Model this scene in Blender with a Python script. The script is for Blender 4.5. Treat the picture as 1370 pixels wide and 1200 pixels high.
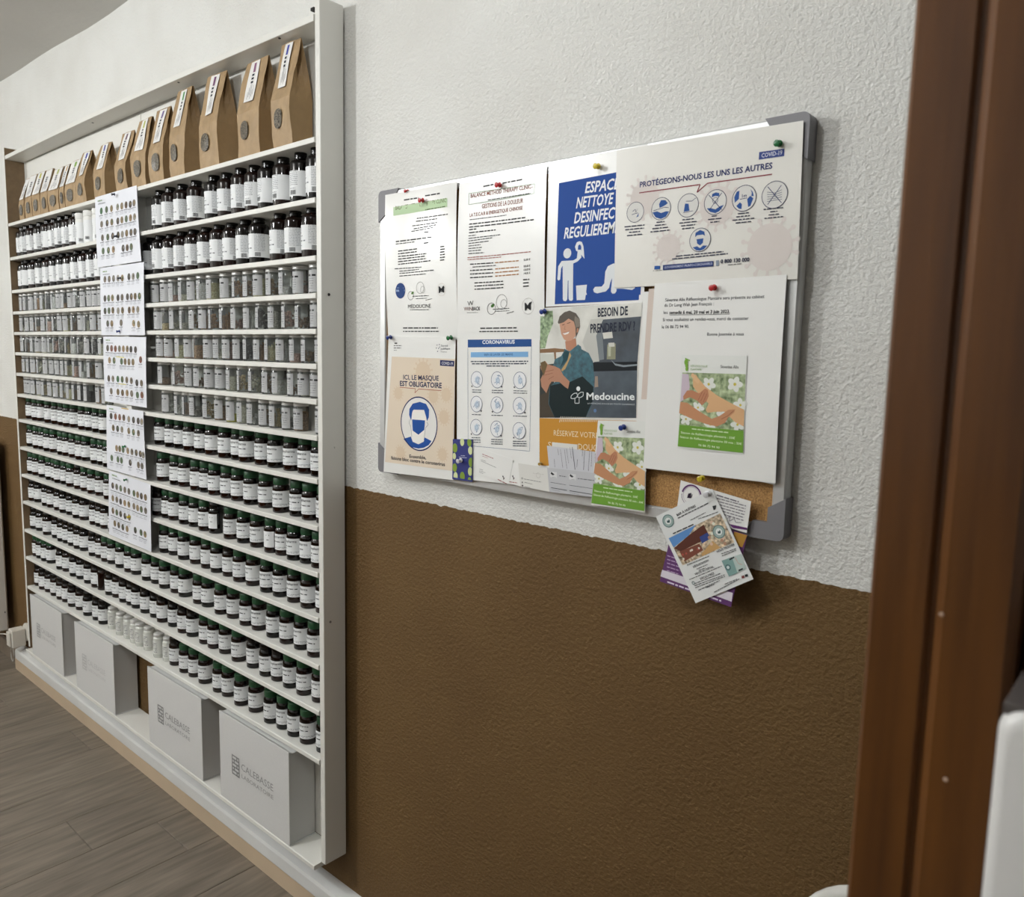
import bpy, math, random
import numpy as np
from mathutils import Vector, Matrix

for o in list(bpy.data.objects): bpy.data.objects.remove(o, do_unlink=True)
SC = bpy.context.scene
COL = SC.collection
random.seed(7)

# ------------------------------------------------------------------ camera
# world: X right along the shelf wall, Y into that wall (wall plane y = 0), Z up, metres
CAM = np.array([0.0, -1.12, 1.44])
FPX, CX, CY = 1046.25, 685.0, 600.0
RM = np.array([[0.75178049, 0.09358263, -0.65273915],
               [0.65906077, -0.07426347, 0.74841422],
               [0.0215639, -0.99283797, -0.11750647]])      # world = RM @ (right, down, forward)
cd = bpy.data.cameras.new('camera'); cam = bpy.data.objects.new('camera', cd); COL.objects.link(cam)
cd.sensor_fit = 'HORIZONTAL'; cd.sensor_width = 36.0; cd.lens = 36.0 * FPX / 1370.0
cd.clip_start = 0.02; cd.clip_end = 50
m = Matrix.Identity(4)
for i in range(3):
    m[i][0] = RM[i, 0]; m[i][1] = -RM[i, 1]; m[i][2] = -RM[i, 2]; m[i][3] = CAM[i]
cam.matrix_world = m
cd.dof.use_dof = True; cd.dof.focus_distance = 1.75; cd.dof.aperture_fstop = 10.0
SC.camera = cam

# ------------------------------------------------------------------ world, lights, exposure
wd = bpy.data.worlds.new('world'); SC.world = wd; wd.use_nodes = True
wd.node_tree.nodes['Background'].inputs[0].default_value = (0.9, 0.95, 1.0, 1)
wd.node_tree.nodes['Background'].inputs[1].default_value = 0.25
def lamp(name, loc, power, size, color=(0.97, 0.99, 1.0)):
    l = bpy.data.lights.new(name, 'POINT'); l.shadow_soft_size = size; l.energy = power; l.color = color
    o = bpy.data.objects.new(name, l); o.location = loc; COL.objects.link(o); return o
lamp('ceiling_lamp_light', (-0.80, -1.15, 2.31), 9, 0.05)
lamp('ceiling_lamp_light', (-2.40, -1.90, 2.31), 34, 0.05)
lamp('ceiling_lamp_light', (-4.40, -2.45, 2.31), 29, 0.06)
vs = SC.view_settings
vs.view_transform = 'Standard'; vs.look = 'None'; vs.gamma = 1; vs.use_curve_mapping = False
vs.exposure = 0.9

# ------------------------------------------------------------------ pixel -> place helpers
def ray(p): return RM @ np.array([p[0] - CX, p[1] - CY, FPX])
def onY(p, y):
    d = ray(p); return CAM + d * ((y - CAM[1]) / d[1])
def onZ(p, z):
    d = ray(p); return CAM + d * ((z - CAM[2]) / d[2])
def KK(ox, oy, s): return lambda x, y: (ox + x / s, oy + y / s)

# ------------------------------------------------------------------ materials
def lin(c): return c / 12.92 if c <= 0.04045 else ((c + 0.055) / 1.055) ** 2.4
def rgb(h): return tuple(lin(int(h[i:i + 2], 16) / 255.0) for i in (0, 2, 4)) + (1,)
_mats = {}
def mat(name, hexc, rough=0.5, metal=0.0, var=0.0, vscale=20.0, bump=0.0, bscale=60.0, coat=0.0, stretch=None, hex2=None, spec=0.5, objrand=0.0, bdist=0.01):
    if name in _mats: return _mats[name]
    m = bpy.data.materials.new(name); m.use_nodes = True; nt = m.node_tree; N = nt.nodes; L = nt.links
    b = N['Principled BSDF']
    b.inputs['Base Color'].default_value = rgb(hexc); b.inputs['Roughness'].default_value = rough
    b.inputs['Metallic'].default_value = metal; b.inputs['Coat Weight'].default_value = coat
    b.inputs['Coat Roughness'].default_value = 0.08
    b.inputs['Specular IOR Level'].default_value = spec
    if var or bump or hex2:
        tc = N.new('ShaderNodeTexCoord'); mp = N.new('ShaderNodeMapping'); L.new(tc.outputs['Object'], mp.inputs[0])
        if stretch: mp.inputs['Scale'].default_value = stretch
        if objrand:
            oi = N.new('ShaderNodeObjectInfo'); ml = N.new('ShaderNodeMath'); ml.operation = 'MULTIPLY'; ml.inputs[1].default_value = 37.0
            L.new(oi.outputs['Random'], ml.inputs[0]); L.new(ml.outputs[0], mp.inputs['Location'])
        if var or hex2:
            nz = N.new('ShaderNodeTexNoise'); nz.inputs['Scale'].default_value = vscale; nz.inputs['Detail'].default_value = 6
            L.new(mp.outputs[0], nz.inputs[0])
            rp = N.new('ShaderNodeValToRGB'); c = rgb(hexc); c2 = rgb(hex2) if hex2 else c
            rp.color_ramp.elements[0].position = 0.3; rp.color_ramp.elements[1].position = 0.7
            rp.color_ramp.elements[0].color = tuple(max(0, x * (1 - var)) for x in c[:3]) + (1,)
            rp.color_ramp.elements[1].color = tuple(min(1, x * (1 + var)) for x in c2[:3]) + (1,)
            L.new(nz.outputs['Fac'], rp.inputs[0])
            if objrand:
                hv = N.new('ShaderNodeHueSaturation'); mr = N.new('ShaderNodeMapRange')
                mr.inputs['To Min'].default_value = 1 - objrand; mr.inputs['To Max'].default_value = 1 + objrand
                L.new(oi.outputs['Random'], mr.inputs[0]); L.new(mr.outputs[0], hv.inputs['Value'])
                L.new(rp.outputs[0], hv.inputs['Color']); L.new(hv.outputs[0], b.inputs['Base Color'])
            else: L.new(rp.outputs[0], b.inputs['Base Color'])
        if bump:
            n2 = N.new('ShaderNodeTexNoise'); n2.inputs['Scale'].default_value = bscale; n2.inputs['Detail'].default_value = 4
            L.new(mp.outputs[0], n2.inputs[0])
            bp = N.new('ShaderNodeBump'); bp.inputs['Strength'].default_value = bump; bp.inputs['Distance'].default_value = bdist
            L.new(n2.outputs['Fac'], bp.inputs['Height']); L.new(bp.outputs[0], b.inputs['Normal'])
    _mats[name] = m; return m
def ink(h, rough=0.6): return mat('ink_' + h, h, rough, spec=0.2)
def glassmat(name, tint, fac=0.09):
    if name in _mats: return _mats[name]
    m = bpy.data.materials.new(name); m.use_nodes = True; nt = m.node_tree; N = nt.nodes; L = nt.links
    N.remove(N['Principled BSDF']); out = N['Material Output']
    tr = N.new('ShaderNodeBsdfTransparent'); tr.inputs[0].default_value = rgb(tint)
    gl = N.new('ShaderNodeBsdfGlossy'); gl.inputs['Roughness'].default_value = 0.06
    fr = N.new('ShaderNodeFresnel'); fr.inputs[0].default_value = 1.45
    mx = N.new('ShaderNodeMixShader'); L.new(fr.outputs[0], mx.inputs[0]); L.new(tr.outputs[0], mx.inputs[1]); L.new(gl.outputs[0], mx.inputs[2])
    df = N.new('ShaderNodeBsdfDiffuse'); df.inputs[0].default_value = (.62, .63, .63, 1)
    m2 = N.new('ShaderNodeMixShader'); m2.inputs[0].default_value = fac; L.new(mx.outputs[0], m2.inputs[1]); L.new(df.outputs[0], m2.inputs[2])
    L.new(m2.outputs[0], out.inputs[0]); _mats[name] = m; return m

# ------------------------------------------------------------------ mesh helpers
def mesh(name, V, F, mats, fm=None, smooth=False):
    me = bpy.data.meshes.new(name); me.from_pydata([tuple(map(float, v)) for v in V], [], F)
    for mm in (mats if isinstance(mats, (list, tuple)) else [mats]): me.materials.append(mm)
    if fm is not None: me.polygons.foreach_set('material_index', fm)
    if smooth: me.polygons.foreach_set('use_smooth', [True] * len(me.polygons))
    me.update(); return me
def link(name, me, parent=None, loc=(0, 0, 0), rot=(0, 0, 0)):
    o = bpy.data.objects.new(name, me); COL.objects.link(o); o.location = loc; o.rotation_euler = rot
    if parent is not None: o.parent = parent
    return o
def tag(o, label=None, cat=None, group=None, kind=None):
    if label: o['label'] = label
    if cat: o['category'] = cat
    if group: o['group'] = group
    if kind: o['kind'] = kind
    return o
def empty(name, loc, label=None, cat=None, group=None, rot=(0, 0, 0)):
    o = link(name, None, None, loc, rot); o.empty_display_size = 0.05
    return tag(o, label, cat, group)
def boxVF(x0, x1, y0, y1, z0, z1, bev=0.0):
    if not bev:
        V = [(x0, y0, z0), (x1, y0, z0), (x1, y1, z0), (x0, y1, z0), (x0, y0, z1), (x1, y0, z1), (x1, y1, z1), (x0, y1, z1)]
        return V, [(3, 2, 1, 0), (4, 5, 6, 7), (0, 1, 5, 4), (1, 2, 6, 5), (2, 3, 7, 6), (3, 0, 4, 7)]
    b = min(bev, (x1 - x0) * .45, (y1 - y0) * .45, (z1 - z0) * .45)
    V = []; idx = {}
    for sx in (0, 1):
        for sy in (0, 1):
            for sz in (0, 1):
                c = ((x0, x1)[sx], (y0, y1)[sy], (z0, z1)[sz]); s = (1 - 2 * sx, 1 - 2 * sy, 1 - 2 * sz)
                for a in range(3):
                    p = [c[k] + (0 if k == a else s[k] * b) for k in range(3)]
                    idx[(sx, sy, sz, a)] = len(V); V.append(tuple(p))
    F = []
    def q(*k): F.append(tuple(idx[i] for i in k))
    for s in (0, 1):
        f = [(s, 0, 0, 0), (s, 1, 0, 0), (s, 1, 1, 0), (s, 0, 1, 0)]; q(*(f if s else f[::-1]))
        f = [(0, s, 0, 1), (1, s, 0, 1), (1, s, 1, 1), (0, s, 1, 1)]; q(*(f[::-1] if s else f))
        f = [(0, 0, s, 2), (1, 0, s, 2), (1, 1, s, 2), (0, 1, s, 2)]; q(*(f if s else f[::-1]))
    for a in (0, 1):
        for c in (0, 1):
            q((0, a, c, 1), (1, a, c, 1), (1, a, c, 2), (0, a, c, 2))
            q((a, 0, c, 0), (a, 1, c, 0), (a, 1, c, 2), (a, 0, c, 2))
            q((a, c, 0, 0), (a, c, 1, 0), (a, c, 1, 1), (a, c, 0, 1))
            for d in (0, 1): q((a, c, d, 0), (a, c, d, 1), (a, c, d, 2))
    return V, F
def fixn(me):
    import bmesh
    bm = bmesh.new(); bm.from_mesh(me); bmesh.ops.recalc_face_normals(bm, faces=bm.faces); bm.to_mesh(me); bm.free(); return me
def box(name, x0, x1, y0, y1, z0, z1, m, parent=None, bev=0.0, origin=None):
    """box given in world coordinates; its origin is its bottom centre (or relative to an unrotated parent)"""
    og = origin or ((x0 + x1) / 2, (y0 + y1) / 2, z0)
    V, F = boxVF(x0 - og[0], x1 - og[0], y0 - og[1], y1 - og[1], z0 - og[2], z1 - og[2], bev)
    me = mesh(name, V, F, m)
    if bev: fixn(me)
    pl = parent.location if parent is not None else (0, 0, 0)
    return link(name, me, parent, tuple(og[i] - pl[i] for i in range(3)))
def lathe(prof, seg=20, cap=True):
    V = []; F = []; n = len(prof)
    for r, z in prof:
        for k in range(seg):
            a = 2 * math.pi * k / seg; V.append((r * math.cos(a), r * math.sin(a), z))
    for i in range(n - 1):
        for k in range(seg):
            k2 = (k + 1) % seg; F.append((i * seg + k, i * seg + k2, (i + 1) * seg + k2, (i + 1) * seg + k))
    if cap:
        F.append(tuple(range(seg))[::-1]); F.append(tuple((n - 1) * seg + k for k in range(seg)))
    return V, F
def smooth_by_angle(me, ang=0.6):
    me.polygons.foreach_set('use_smooth', [True] * len(me.polygons))
    try: me.set_sharp_from_angle(angle=ang)
    except Exception: pass
    return me
def tubeVF(pts, r, seg=8):
    V = []; F = []
    P = [Vector(p) for p in pts]
    for i, p in enumerate(P):
        d = (P[min(i + 1, len(P) - 1)] - P[max(i - 1, 0)]).normalized()
        a = d.cross(Vector((0, 0, 1)));
        if a.length < 1e-3: a = d.cross(Vector((1, 0, 0)))
        a.normalize(); b = d.cross(a)
        for k in range(seg):
            t = 2 * math.pi * k / seg; V.append(tuple(p + a * (r * math.cos(t)) + b * (r * math.sin(t))))
    for i in range(len(P) - 1):
        for k in range(seg):
            k2 = (k + 1) % seg; F.append((i * seg + k, i * seg + k2, (i + 1) * seg + k2, (i + 1) * seg + k))
    F.append(tuple(range(seg))[::-1]); F.append(tuple((len(P) - 1) * seg + k for k in range(seg)))
    return V, F
class Acc:
    """collects faces of several colours into one mesh"""
    def __init__(s): s.V = []; s.F = []; s.M = []; s.mats = []
    def add(s, V, F, m):
        if m not in s.mats: s.mats.append(m)
        i = s.mats.index(m); n = len(s.V); s.V += [tuple(v) for v in V]
        for f in F: s.F.append(tuple(n + k for k in f)); s.M.append(i)
    def build(s, name, parent=None, loc=None, smooth=False):
        og = np.array(s.V).mean(axis=0) if loc is None else np.array(loc)
        V = [tuple(np.array(v) - og) for v in s.V]
        pl = np.array(parent.location) if parent is not None else np.zeros(3)
        return link(name, mesh(name, V, s.F, s.mats, s.M, smooth), parent, tuple(og - pl))

# text: the built-in font turned into flat outlines, cached
_txt = {}
def text2d(s, bold=0.0):
    k = (s, bold)
    if k in _txt: return _txt[k]
    c = bpy.data.curves.new('t', 'FONT'); c.body = s; c.size = 1.0; c.resolution_u = 2; c.offset = bold
    o = bpy.data.objects.new('t', c); COL.objects.link(o)
    dg = bpy.context.evaluated_depsgraph_get()
    me = bpy.data.meshes.new_from_object(o.evaluated_get(dg))
    V = [(v.co.x, v.co.y) for v in me.vertices]; F = [tuple(p.vertices) for p in me.polygons]
    bpy.data.objects.remove(o); bpy.data.curves.remove(c); bpy.data.meshes.remove(me)
    if V:
        x0 = min(v[0] for v in V); V = [(v[0] - x0, v[1]) for v in V]
    w = max([v[0] for v in V] + [1e-3])
    _txt[k] = (V, F, w); return _txt[k]
_h = text2d('H'); CAP = max(v[1] for v in _h[0])
ORD = ['', 'first', 'second', 'third', 'fourth', 'fifth', 'sixth', 'seventh', 'eighth', 'ninth', 'tenth', 'eleventh', 'twelfth', 'thirteenth', 'fourteenth', 'fifteenth', 'sixteenth', 'seventeenth', 'eighteenth', 'nineteenth', 'twentieth']
def ordw(n):
    return ORD[n] if n <= 20 else ('twenty-' + ORD[n - 20] if n < 30 else ('thirtieth' if n == 30 else 'thirty-' + ORD[n - 30]))

# ------------------------------------------------------------------ the setting
def wall_material():
    m = bpy.data.materials.new('roughcast_two_tone'); m.use_nodes = True; nt = m.node_tree; N = nt.nodes; L = nt.links
    b = N['Principled BSDF']; b.inputs['Roughness'].default_value = 0.75
    g = N.new('ShaderNodeNewGeometry'); sp = N.new('ShaderNodeSeparateXYZ'); L.new(g.outputs['Position'], sp.inputs[0])
    n1 = N.new('ShaderNodeTexNoise'); n1.inputs['Scale'].default_value = 55; n1.inputs['Detail'].default_value = 5; L.new(g.outputs['Position'], n1.inputs[0])
    md = N.new('ShaderNodeMath'); md.operation = 'MULTIPLY_ADD'; md.inputs[1].default_value = 0.012; md.inputs[2].default_value = 1.1195
    L.new(n1.outputs['Fac'], md.inputs[0])
    lt = N.new('ShaderNodeMath'); lt.operation = 'LESS_THAN'; L.new(sp.outputs['Z'], lt.inputs[0]); L.new(md.outputs[0], lt.inputs[1])
    n2 = N.new('ShaderNodeTexNoise'); n2.inputs['Scale'].default_value = 4; L.new(g.outputs['Position'], n2.inputs[0])
    def ramp(a, c):
        r = N.new('ShaderNodeValToRGB'); r.color_ramp.elements[0].position = .35; r.color_ramp.elements[1].position = .65
        r.color_ramp.elements[0].color = rgb(a); r.color_ramp.elements[1].color = rgb(c); L.new(n2.outputs['Fac'], r.inputs[0]); return r
    w = ramp('dddcd7', 'e4e4e0'); br = ramp('684d26', '6d522a')
    mx = N.new('ShaderNodeMix'); mx.data_type = 'RGBA'; L.new(lt.outputs[0], mx.inputs[0]); L.new(w.outputs[0], mx.inputs[6]); L.new(br.outputs[0], mx.inputs[7])
    L.new(mx.outputs[2], b.inputs['Base Color'])
    # relief: blobs of roughcast with finer grain
    n3 = N.new('ShaderNodeTexNoise'); n3.inputs['Scale'].default_value = 140; n3.inputs['Detail'].default_value = 5; n3.inputs['Roughness'].default_value = 0.6
    n3.inputs['Distortion'].default_value = 0.0; L.new(g.outputs['Position'], n3.inputs[0])
    bp = N.new('ShaderNodeBump'); bp.inputs['Strength'].default_value = 0.9; bp.inputs['Distance'].default_value = 0.0055
    L.new(n3.outputs['Fac'], bp.inputs['Height']); L.new(bp.outputs[0], b.inputs['Normal'])
    return m
WALL = wall_material()
PAINT = mat('ceiling_paint', 'cfcdc8', 0.8, var=0.03, vscale=3, bump=0.25, bscale=25, bdist=0.006)
XL, XR, YB, ZC = -5.4, 1.3, -3.0, 2.50
def struct(o): o['kind'] = 'structure'; return o
struct(box('wall_back', XL, XR, 0.0, 0.12, -0.05, ZC + 0.05, WALL))
struct(box('wall_left', XL - 0.12, XL, YB, 0.12, -0.05, ZC + 0.05, WALL))
struct(box('wall_right', XR, XR + 0.12, YB, 0.12, -0.05, ZC + 0.05, WALL))
struct(box('wall_front', XL, XR, YB - 0.12, YB, -0.05, ZC + 0.05, WALL))
# the ceiling sags a little and meets the wall in an uneven line
nx, ny = 40, 20; V = []; F = []
for j in range(ny + 1):
    for i in range(nx + 1):
        x = XL + (XR - XL) * i / nx; y = YB + (0.0 - YB) * j / ny
        V.append((x, y, ZC + 0.006 * math.sin(x * 3.1 + 1.0) + 0.004 * math.sin(x * 7.3 + y * 2)))
n0 = len(V); V += [(XL, YB, ZC + .1), (XR, YB, ZC + .1), (XR, 0, ZC + .1), (XL, 0, ZC + .1)]
for j in range(ny):
    for i in range(nx): a = j * (nx + 1) + i; F.append((a, a + nx + 1, a + nx + 2, a + 1))
F.append((n0, n0 + 1, n0 + 2, n0 + 3))
struct(link('ceiling', mesh('ceiling', V, F, PAINT, None, True)))
# floor: a base with separate planks laid square to the shelf wall
FB = mat('floor_joint', '37302a', 0.8)
WOODF = mat('grey_oak_plank', '71675b', 0.45, var=0.19, vscale=5, stretch=(12, 1.1, 4), bump=0.08, bscale=40, hex2='7b7165', objrand=0.06, bdist=0.001)
floor = struct(box('floor', XL, XR, YB, 0.0, -0.05, -0.004, FB))
PW = 0.2005; xk = -1.872 + 14 * PW; plank_cache = {}
joint = {0: -0.92, 1: -0.13, 2: -0.315, 3: -0.75, 4: -1.05, 5: -0.092, 6: -0.55}
k = 0; x = -1.872 + 2 * PW
kcol = -2
while x > XL + 0.01:
    x0 = max(x - PW, XL); w = x - x0
    j0 = joint.get(kcol, -random.uniform(0.1, 1.2)); ys = [0.0, j0]
    while ys[-1] > YB + 0.01: ys.append(max(ys[-1] - 1.28, YB))
    for a, b2 in zip(ys[:-1], ys[1:]):
        box('plank', x0 + 0.0006, x - 0.0006, b2 + 0.0006, a - 0.0006, -0.010, 0.0, WOODF, floor, 0.0012)
    x = x0; kcol += 1
x = -1.872 + 2 * PW
while x < XR - 0.01:
    x1 = min(x + PW, XR); ys = [0.0, -random.uniform(0.1, 1.2)]
    while ys[-1] > YB + 0.01: ys.append(max(ys[-1] - 1.28, YB))
    for a, b2 in zip(ys[:-1], ys[1:]): box('plank', x + 0.0006, x1 - 0.0006, b2 + 0.0006, a - 0.0006, -0.010, 0.0, WOODF, floor, 0.0012)
    x = x1
# skirting: a white raised strip over a beige strip, ending left of the shelves
SKW = mat('skirting_white', 'd9dad9', 0.45, var=0.05, vscale=6, bump=0.1, bscale=40, bdist=0.002)
SKB = mat('skirting_beige', 'c2ae94', 0.6, var=0.06, vscale=5)
SKD = mat('skirting_dull', '7d7062', 0.6, var=0.1)
bb = empty('baseboard_back', (-1.4, -0.02, 0.0)); struct(bb)
box('lower_strip', -3.87, -0.2, -0.036, 0.0, 0.0, 0.052, SKB, bb, 0.001)
V = []; prof = [(0.0, 0.052), (-0.037, 0.052), (-0.0385, 0.056), (-0.0385, 0.088), (-0.035, 0.096), (-0.006, 0.104), (0.0, 0.104)]
for xx in (-3.855, -0.2): V += [(xx + 1.4, y + 0.02, z) for y, z in prof]
n = len(prof); F = [(i, (i + 1) % n, n + (i + 1) % n, n + i) for i in range(n)] + [tuple(range(n))[::-1], tuple(range(n, 2 * n))]
link('upper_strip', fixn(mesh('upper_strip', V, F, SKW)), bb)
struct(box('baseboard_left', XL, -3.871, -0.016, 0.0, 0.0, 0.075, SKD, None, 0.002))
# ------------------------------------------------------------------ pin board
ALU = mat('brushed_aluminium', 'cfd0d0', 0.35, 0.55, var=0.04, vscale=40)
ALD = mat('aluminium_edge', '77767a', 0.4, 0.5)
GREYP = mat('grey_corner_plastic', '77767a', 0.5)
CORK = mat('cork', '9a7243', 0.85, var=0.35, vscale=420, bump=0.4, bscale=500, hex2='ad8450', bdist=0.001)
BX0, BX1, BZ0, BZ1, BYF = -1.340, -0.431, 1.183, 1.777, -0.027
board = empty('pin_board', ((BX0 + BX1) / 2, 0.0, BZ0), 'silver-framed cork pin board with grey corners, covered in notices', 'pin board')
box('cork_panel', BX0 + 0.012, BX1 - 0.012, BYF + 0.006, -0.006, BZ0 + 0.012, BZ1 - 0.012, CORK, board)
FW = 0.020
box('frame_rail', BX0 + 0.03, BX1 - 0.03, BYF, -0.004, BZ1 - FW, BZ1, ALU, board, 0.0025)
box('frame_rail', BX0 + 0.03, BX1 - 0.03, BYF, -0.004, BZ0, BZ0 + FW, ALU, board, 0.0025)
box('frame_rail', BX0, BX0 + FW, BYF, -0.004, BZ0 + 0.03, BZ1 - 0.03, ALU, board, 0.0025)
box('frame_rail', BX1 - FW, BX1, BYF, -0.004, BZ0 + 0.03, BZ1 - 0.03, ALU, board, 0.0025)
for cx, sx in ((BX0, 1), (BX1, -1)):
    for cz, sz in ((BZ0, 1), (BZ1, -1)):
        a, t, r, e = 0.062, 0.024, 0.010, 0.0016
        out = [(a, -e)] + [(a - 0.016, t)] + [(t, t), (t, a - 0.016), (-e, a)]
        arc = [(-e + r - r * math.sin(q), -e + r - r * math.cos(q)) for q in [math.pi / 2 * (1 - i / 5) for i in range(6)]]
        out = out + arc
        n = len(out); V = []
        for y in (BYF - 0.002, -0.001):
            V += [(cx + sx * u - board.location[0], y, cz + sz * v - board.location[2]) for u, v in out]
        F = [(i, (i + 1) % n, n + (i + 1) % n, n + i) for i in range(n)] + [tuple(range(n)), tuple(range(n, 2 * n))]
        link('corner_cap', fixn(mesh('corner_cap', V, F, GREYP)), board)

# ------------------------------------------------------------------ sheets of paper with flat print
PAPER = mat('paper', 'e9e9e6', 0.7, var=0.015, vscale=8)
PAPERG = mat('paper_greyed', 'dcdbd6', 0.7, var=0.02, vscale=8)
LAM = mat('laminated_paper', 'e6e6e3', 0.3, var=0.015, vscale=6, coat=0.12)
class Sheet:
    def __init__(s, name, label, cat, K, corners, Y, m, curl=0.0, ph=0.0, group=None, nx=12, ny=14, lift=0.0):
        s.K = K; s.Y = Y; s.k = 0; s.curl = curl; s.ph = ph; s.lift = lift
        s.W = [onY(K(*c), Y) for c in corners]
        s.zt = max(w[2] for w in s.W); s.zb = min(w[2] for w in s.W); s.x0 = min(w[0] for w in s.W); s.x1 = max(w[0] for w in s.W)
        og = np.mean(s.W, axis=0); s.acc = None
        V = []; F = []
        for side in (0, 1):
            for j in range(ny + 1):
                for i in range(nx + 1):
                    p = s.uv(i / nx, j / ny); V.append((p[0] - og[0], p[1] + 0.00025 * side - og[1], p[2] - og[2]))
        N1 = (nx + 1) * (ny + 1)
        for j in range(ny):
            for i in range(nx):
                a = j * (nx + 1) + i; F.append((a, a + nx + 1, a + nx + 2, a + 1)); F.append((N1 + a, N1 + a + 1, N1 + a + nx + 2, N1 + a + nx + 1))
        rim = [i for i in range(nx + 1)] + [j * (nx + 1) + nx for j in range(1, ny + 1)] + [ny * (nx + 1) + i for i in range(nx - 1, -1, -1)] + [j * (nx + 1) for j in range(ny - 1, 0, -1)]
        for a, b in zip(rim, rim[1:] + rim[:1]): F.append((a, b, N1 + b, N1 + a))
        s.o = tag(link(name, smooth_by_angle(mesh(name, V, F, m), 0.6), None, tuple(og)), label, cat, group)
    def bulge(s, x, z):
        v = (s.zt - z) / max(s.zt - s.zb, 1e-6); u = (x - s.x0) / max(s.x1 - s.x0, 1e-6)
        return s.curl * math.sin(math.pi * min(max(v, 0), 1) + s.ph) * (0.6 + 0.4 * math.cos(2 * math.pi * u + s.ph)) + s.lift * max(v, 0)
    def lay(s, w, d=0.0): return np.array([w[0], w[1] - s.bulge(w[0], w[2]) - d, w[2]])
    def uv(s, u, v):
        a = s.W[0] * (1 - u) + s.W[1] * u; b = s.W[3] * (1 - u) + s.W[2] * u
        return s.lay(a * (1 - v) + b * v)
    def part(s, name):
        s.flush(); s.acc = Acc(); s.pn = name
    def flush(s):
        if s.acc and s.acc.V:
            q = s.acc.build(s.pn, s.o)
            if s.pn in ('body_text', 'caption', 'captions', 'herb_pictures', 'print', 'small_print'): q['kind'] = 'stuff'
        s.acc = None
    def d(s): s.k += 1; return 0.0003 + s.k * 0.000008
    def pt(s, x, y, px=True): return onY(s.K(x, y), s.Y) if px else None
    def world(s, p, uvm=False):
        if uvm:
            u, v = p; a = s.W[0] * (1 - u) + s.W[1] * u; b = s.W[3] * (1 - u) + s.W[2] * u; return a * (1 - v) + b * v
        return onY(s.K(*p), s.Y)
    def poly(s, pts, col, uv=False, raw=False, mt=None):
        d = s.d(); P = [s.lay(p if raw else s.world(p, uv), d) for p in pts]
        s.acc.add(P, [tuple(range(len(P)))], mt or ink(col))
    def quad(s, c, col, uv=False, n=8, mt=None):
        d = s.d(); W = [s.world(p, uv) for p in c]; V = []; F = []
        for j in range(n + 1):
            for i in range(n + 1):
                u, v = i / n, j / n; a = W[0] * (1 - u) + W[1] * u; b = W[3] * (1 - u) + W[2] * u; V.append(s.lay(a * (1 - v) + b * v, d))
        for j in range(n):
            for i in range(n): q = j * (n + 1) + i; F.append((q, q + n + 1, q + n + 2, q + 1))
        s.acc.add(V, F, mt or ink(col))
    def rect(s, x0, y0, x1, y1, col, uv=True, mt=None): s.quad([(x0, y0), (x1, y0), (x1, y1), (x0, y1)], col, uv, 4, mt)
    def disc(s, p, r, col, uv=False, n=20, ry=None, rin=0.0, rot=0.0, mt=None):
        c = s.world(p, uv); d = s.d(); ry = ry or r; V = []; F = []
        for k in range(n):
            a = 2 * math.pi * k / n; x, z = r * math.cos(a), ry * math.sin(a)
            x, z = x * math.cos(rot) - z * math.sin(rot), x * math.sin(rot) + z * math.cos(rot)
            V.append(s.lay(c + np.array([x, 0, z]), d))
            if rin: V.append(s.lay(c + np.array([x, 0, z]) * rin, d))
        if rin: F = [(2 * k, 2 * k + 1, (2 * k + 3) % (2 * n), (2 * k + 2) % (2 * n)) for k in range(n)]
        else: F = [tuple(range(n))]
        s.acc.add(V, F, mt or ink(col))
    def line(s, pts, w, col, uv=False):
        d = s.d(); P = [s.world(p, uv) for p in pts]
        for a, b in zip(P[:-1], P[1:]):
            e = b - a; l = math.hypot(e[0], e[2]) or 1e-6; nn = np.array([-e[2] / l, 0, e[0] / l]) * w / 2
            s.acc.add([s.lay(q, d) for q in (a - nn, b - nn, b + nn, a + nn)], [(0, 1, 2, 3)], ink(col))
    def _frame(s, p0, p1, h, uv):
        P0, P1 = s.world(p0, uv), s.world(p1, uv); e = P1 - P0; L = math.hypot(e[0], e[2]); ex = e / L
        ez = np.array([-ex[2], 0, ex[0]]); up = s.world((p0[0], p0[1] - h), uv); hz = math.hypot(*(up - P0)[[0, 2]])
        return P0, L, ex, ez, hz
    def text(s, p0, p1, h, t, col, bold=0.0, uv=False):
        V, F, w = text2d(t, bold); P0, L, ex, ez, hz = s._frame(p0, p1, h, uv); d = s.d()
        s.acc.add([s.lay(P0 + ex * (x * L / w) + ez * (y * hz / CAP), d) for x, y in V], F, ink(col))
    def greek(s, p0, p1, h, col='4a4a4a', uv=False, fill=0.62):
        """a line of print too small to read: word-length dashes"""
        P0, L, ex, ez, hz = s._frame(p0, p1, h, uv); d = s.d(); x = 0.0; rnd = random.Random(int(L * 1e6) + s.k)
        while x < L:
            w = min(hz * rnd.uniform(1.2, 4.5), L - x)
            q = [P0 + ex * x, P0 + ex * (x + w), P0 + ex * (x + w) + ez * hz * fill, P0 + ex * x + ez * hz * fill]
            s.acc.add([s.lay(v, d) for v in q], [(0, 1, 2, 3)], ink(col)); x += w + hz * 0.55
    def virus(s, p, r, col, uv=False, n=14):
        s.disc(p, r, col, uv, 24); c = s.world(p, uv); k0 = s.k
        for k in range(n):
            a = 2 * math.pi * k / n + 0.2; dv = np.array([math.cos(a), 0, math.sin(a)])
            q0 = c + dv * r * 0.95; q1 = c + dv * r * 1.22; sd = np.array([-dv[2], 0, dv[0]]) * r * 0.06
            s.poly([q0 - sd, q1 - sd, q1 + sd, q0 + sd], col, raw=True)
            cc = c + dv * r * 1.24; s.poly([cc + np.array([math.cos(b), 0, math.sin(b)]) * r * 0.11 for b in [2 * math.pi * i / 8 for i in range(8)]], col, raw=True)
            s.k = k0

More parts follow.
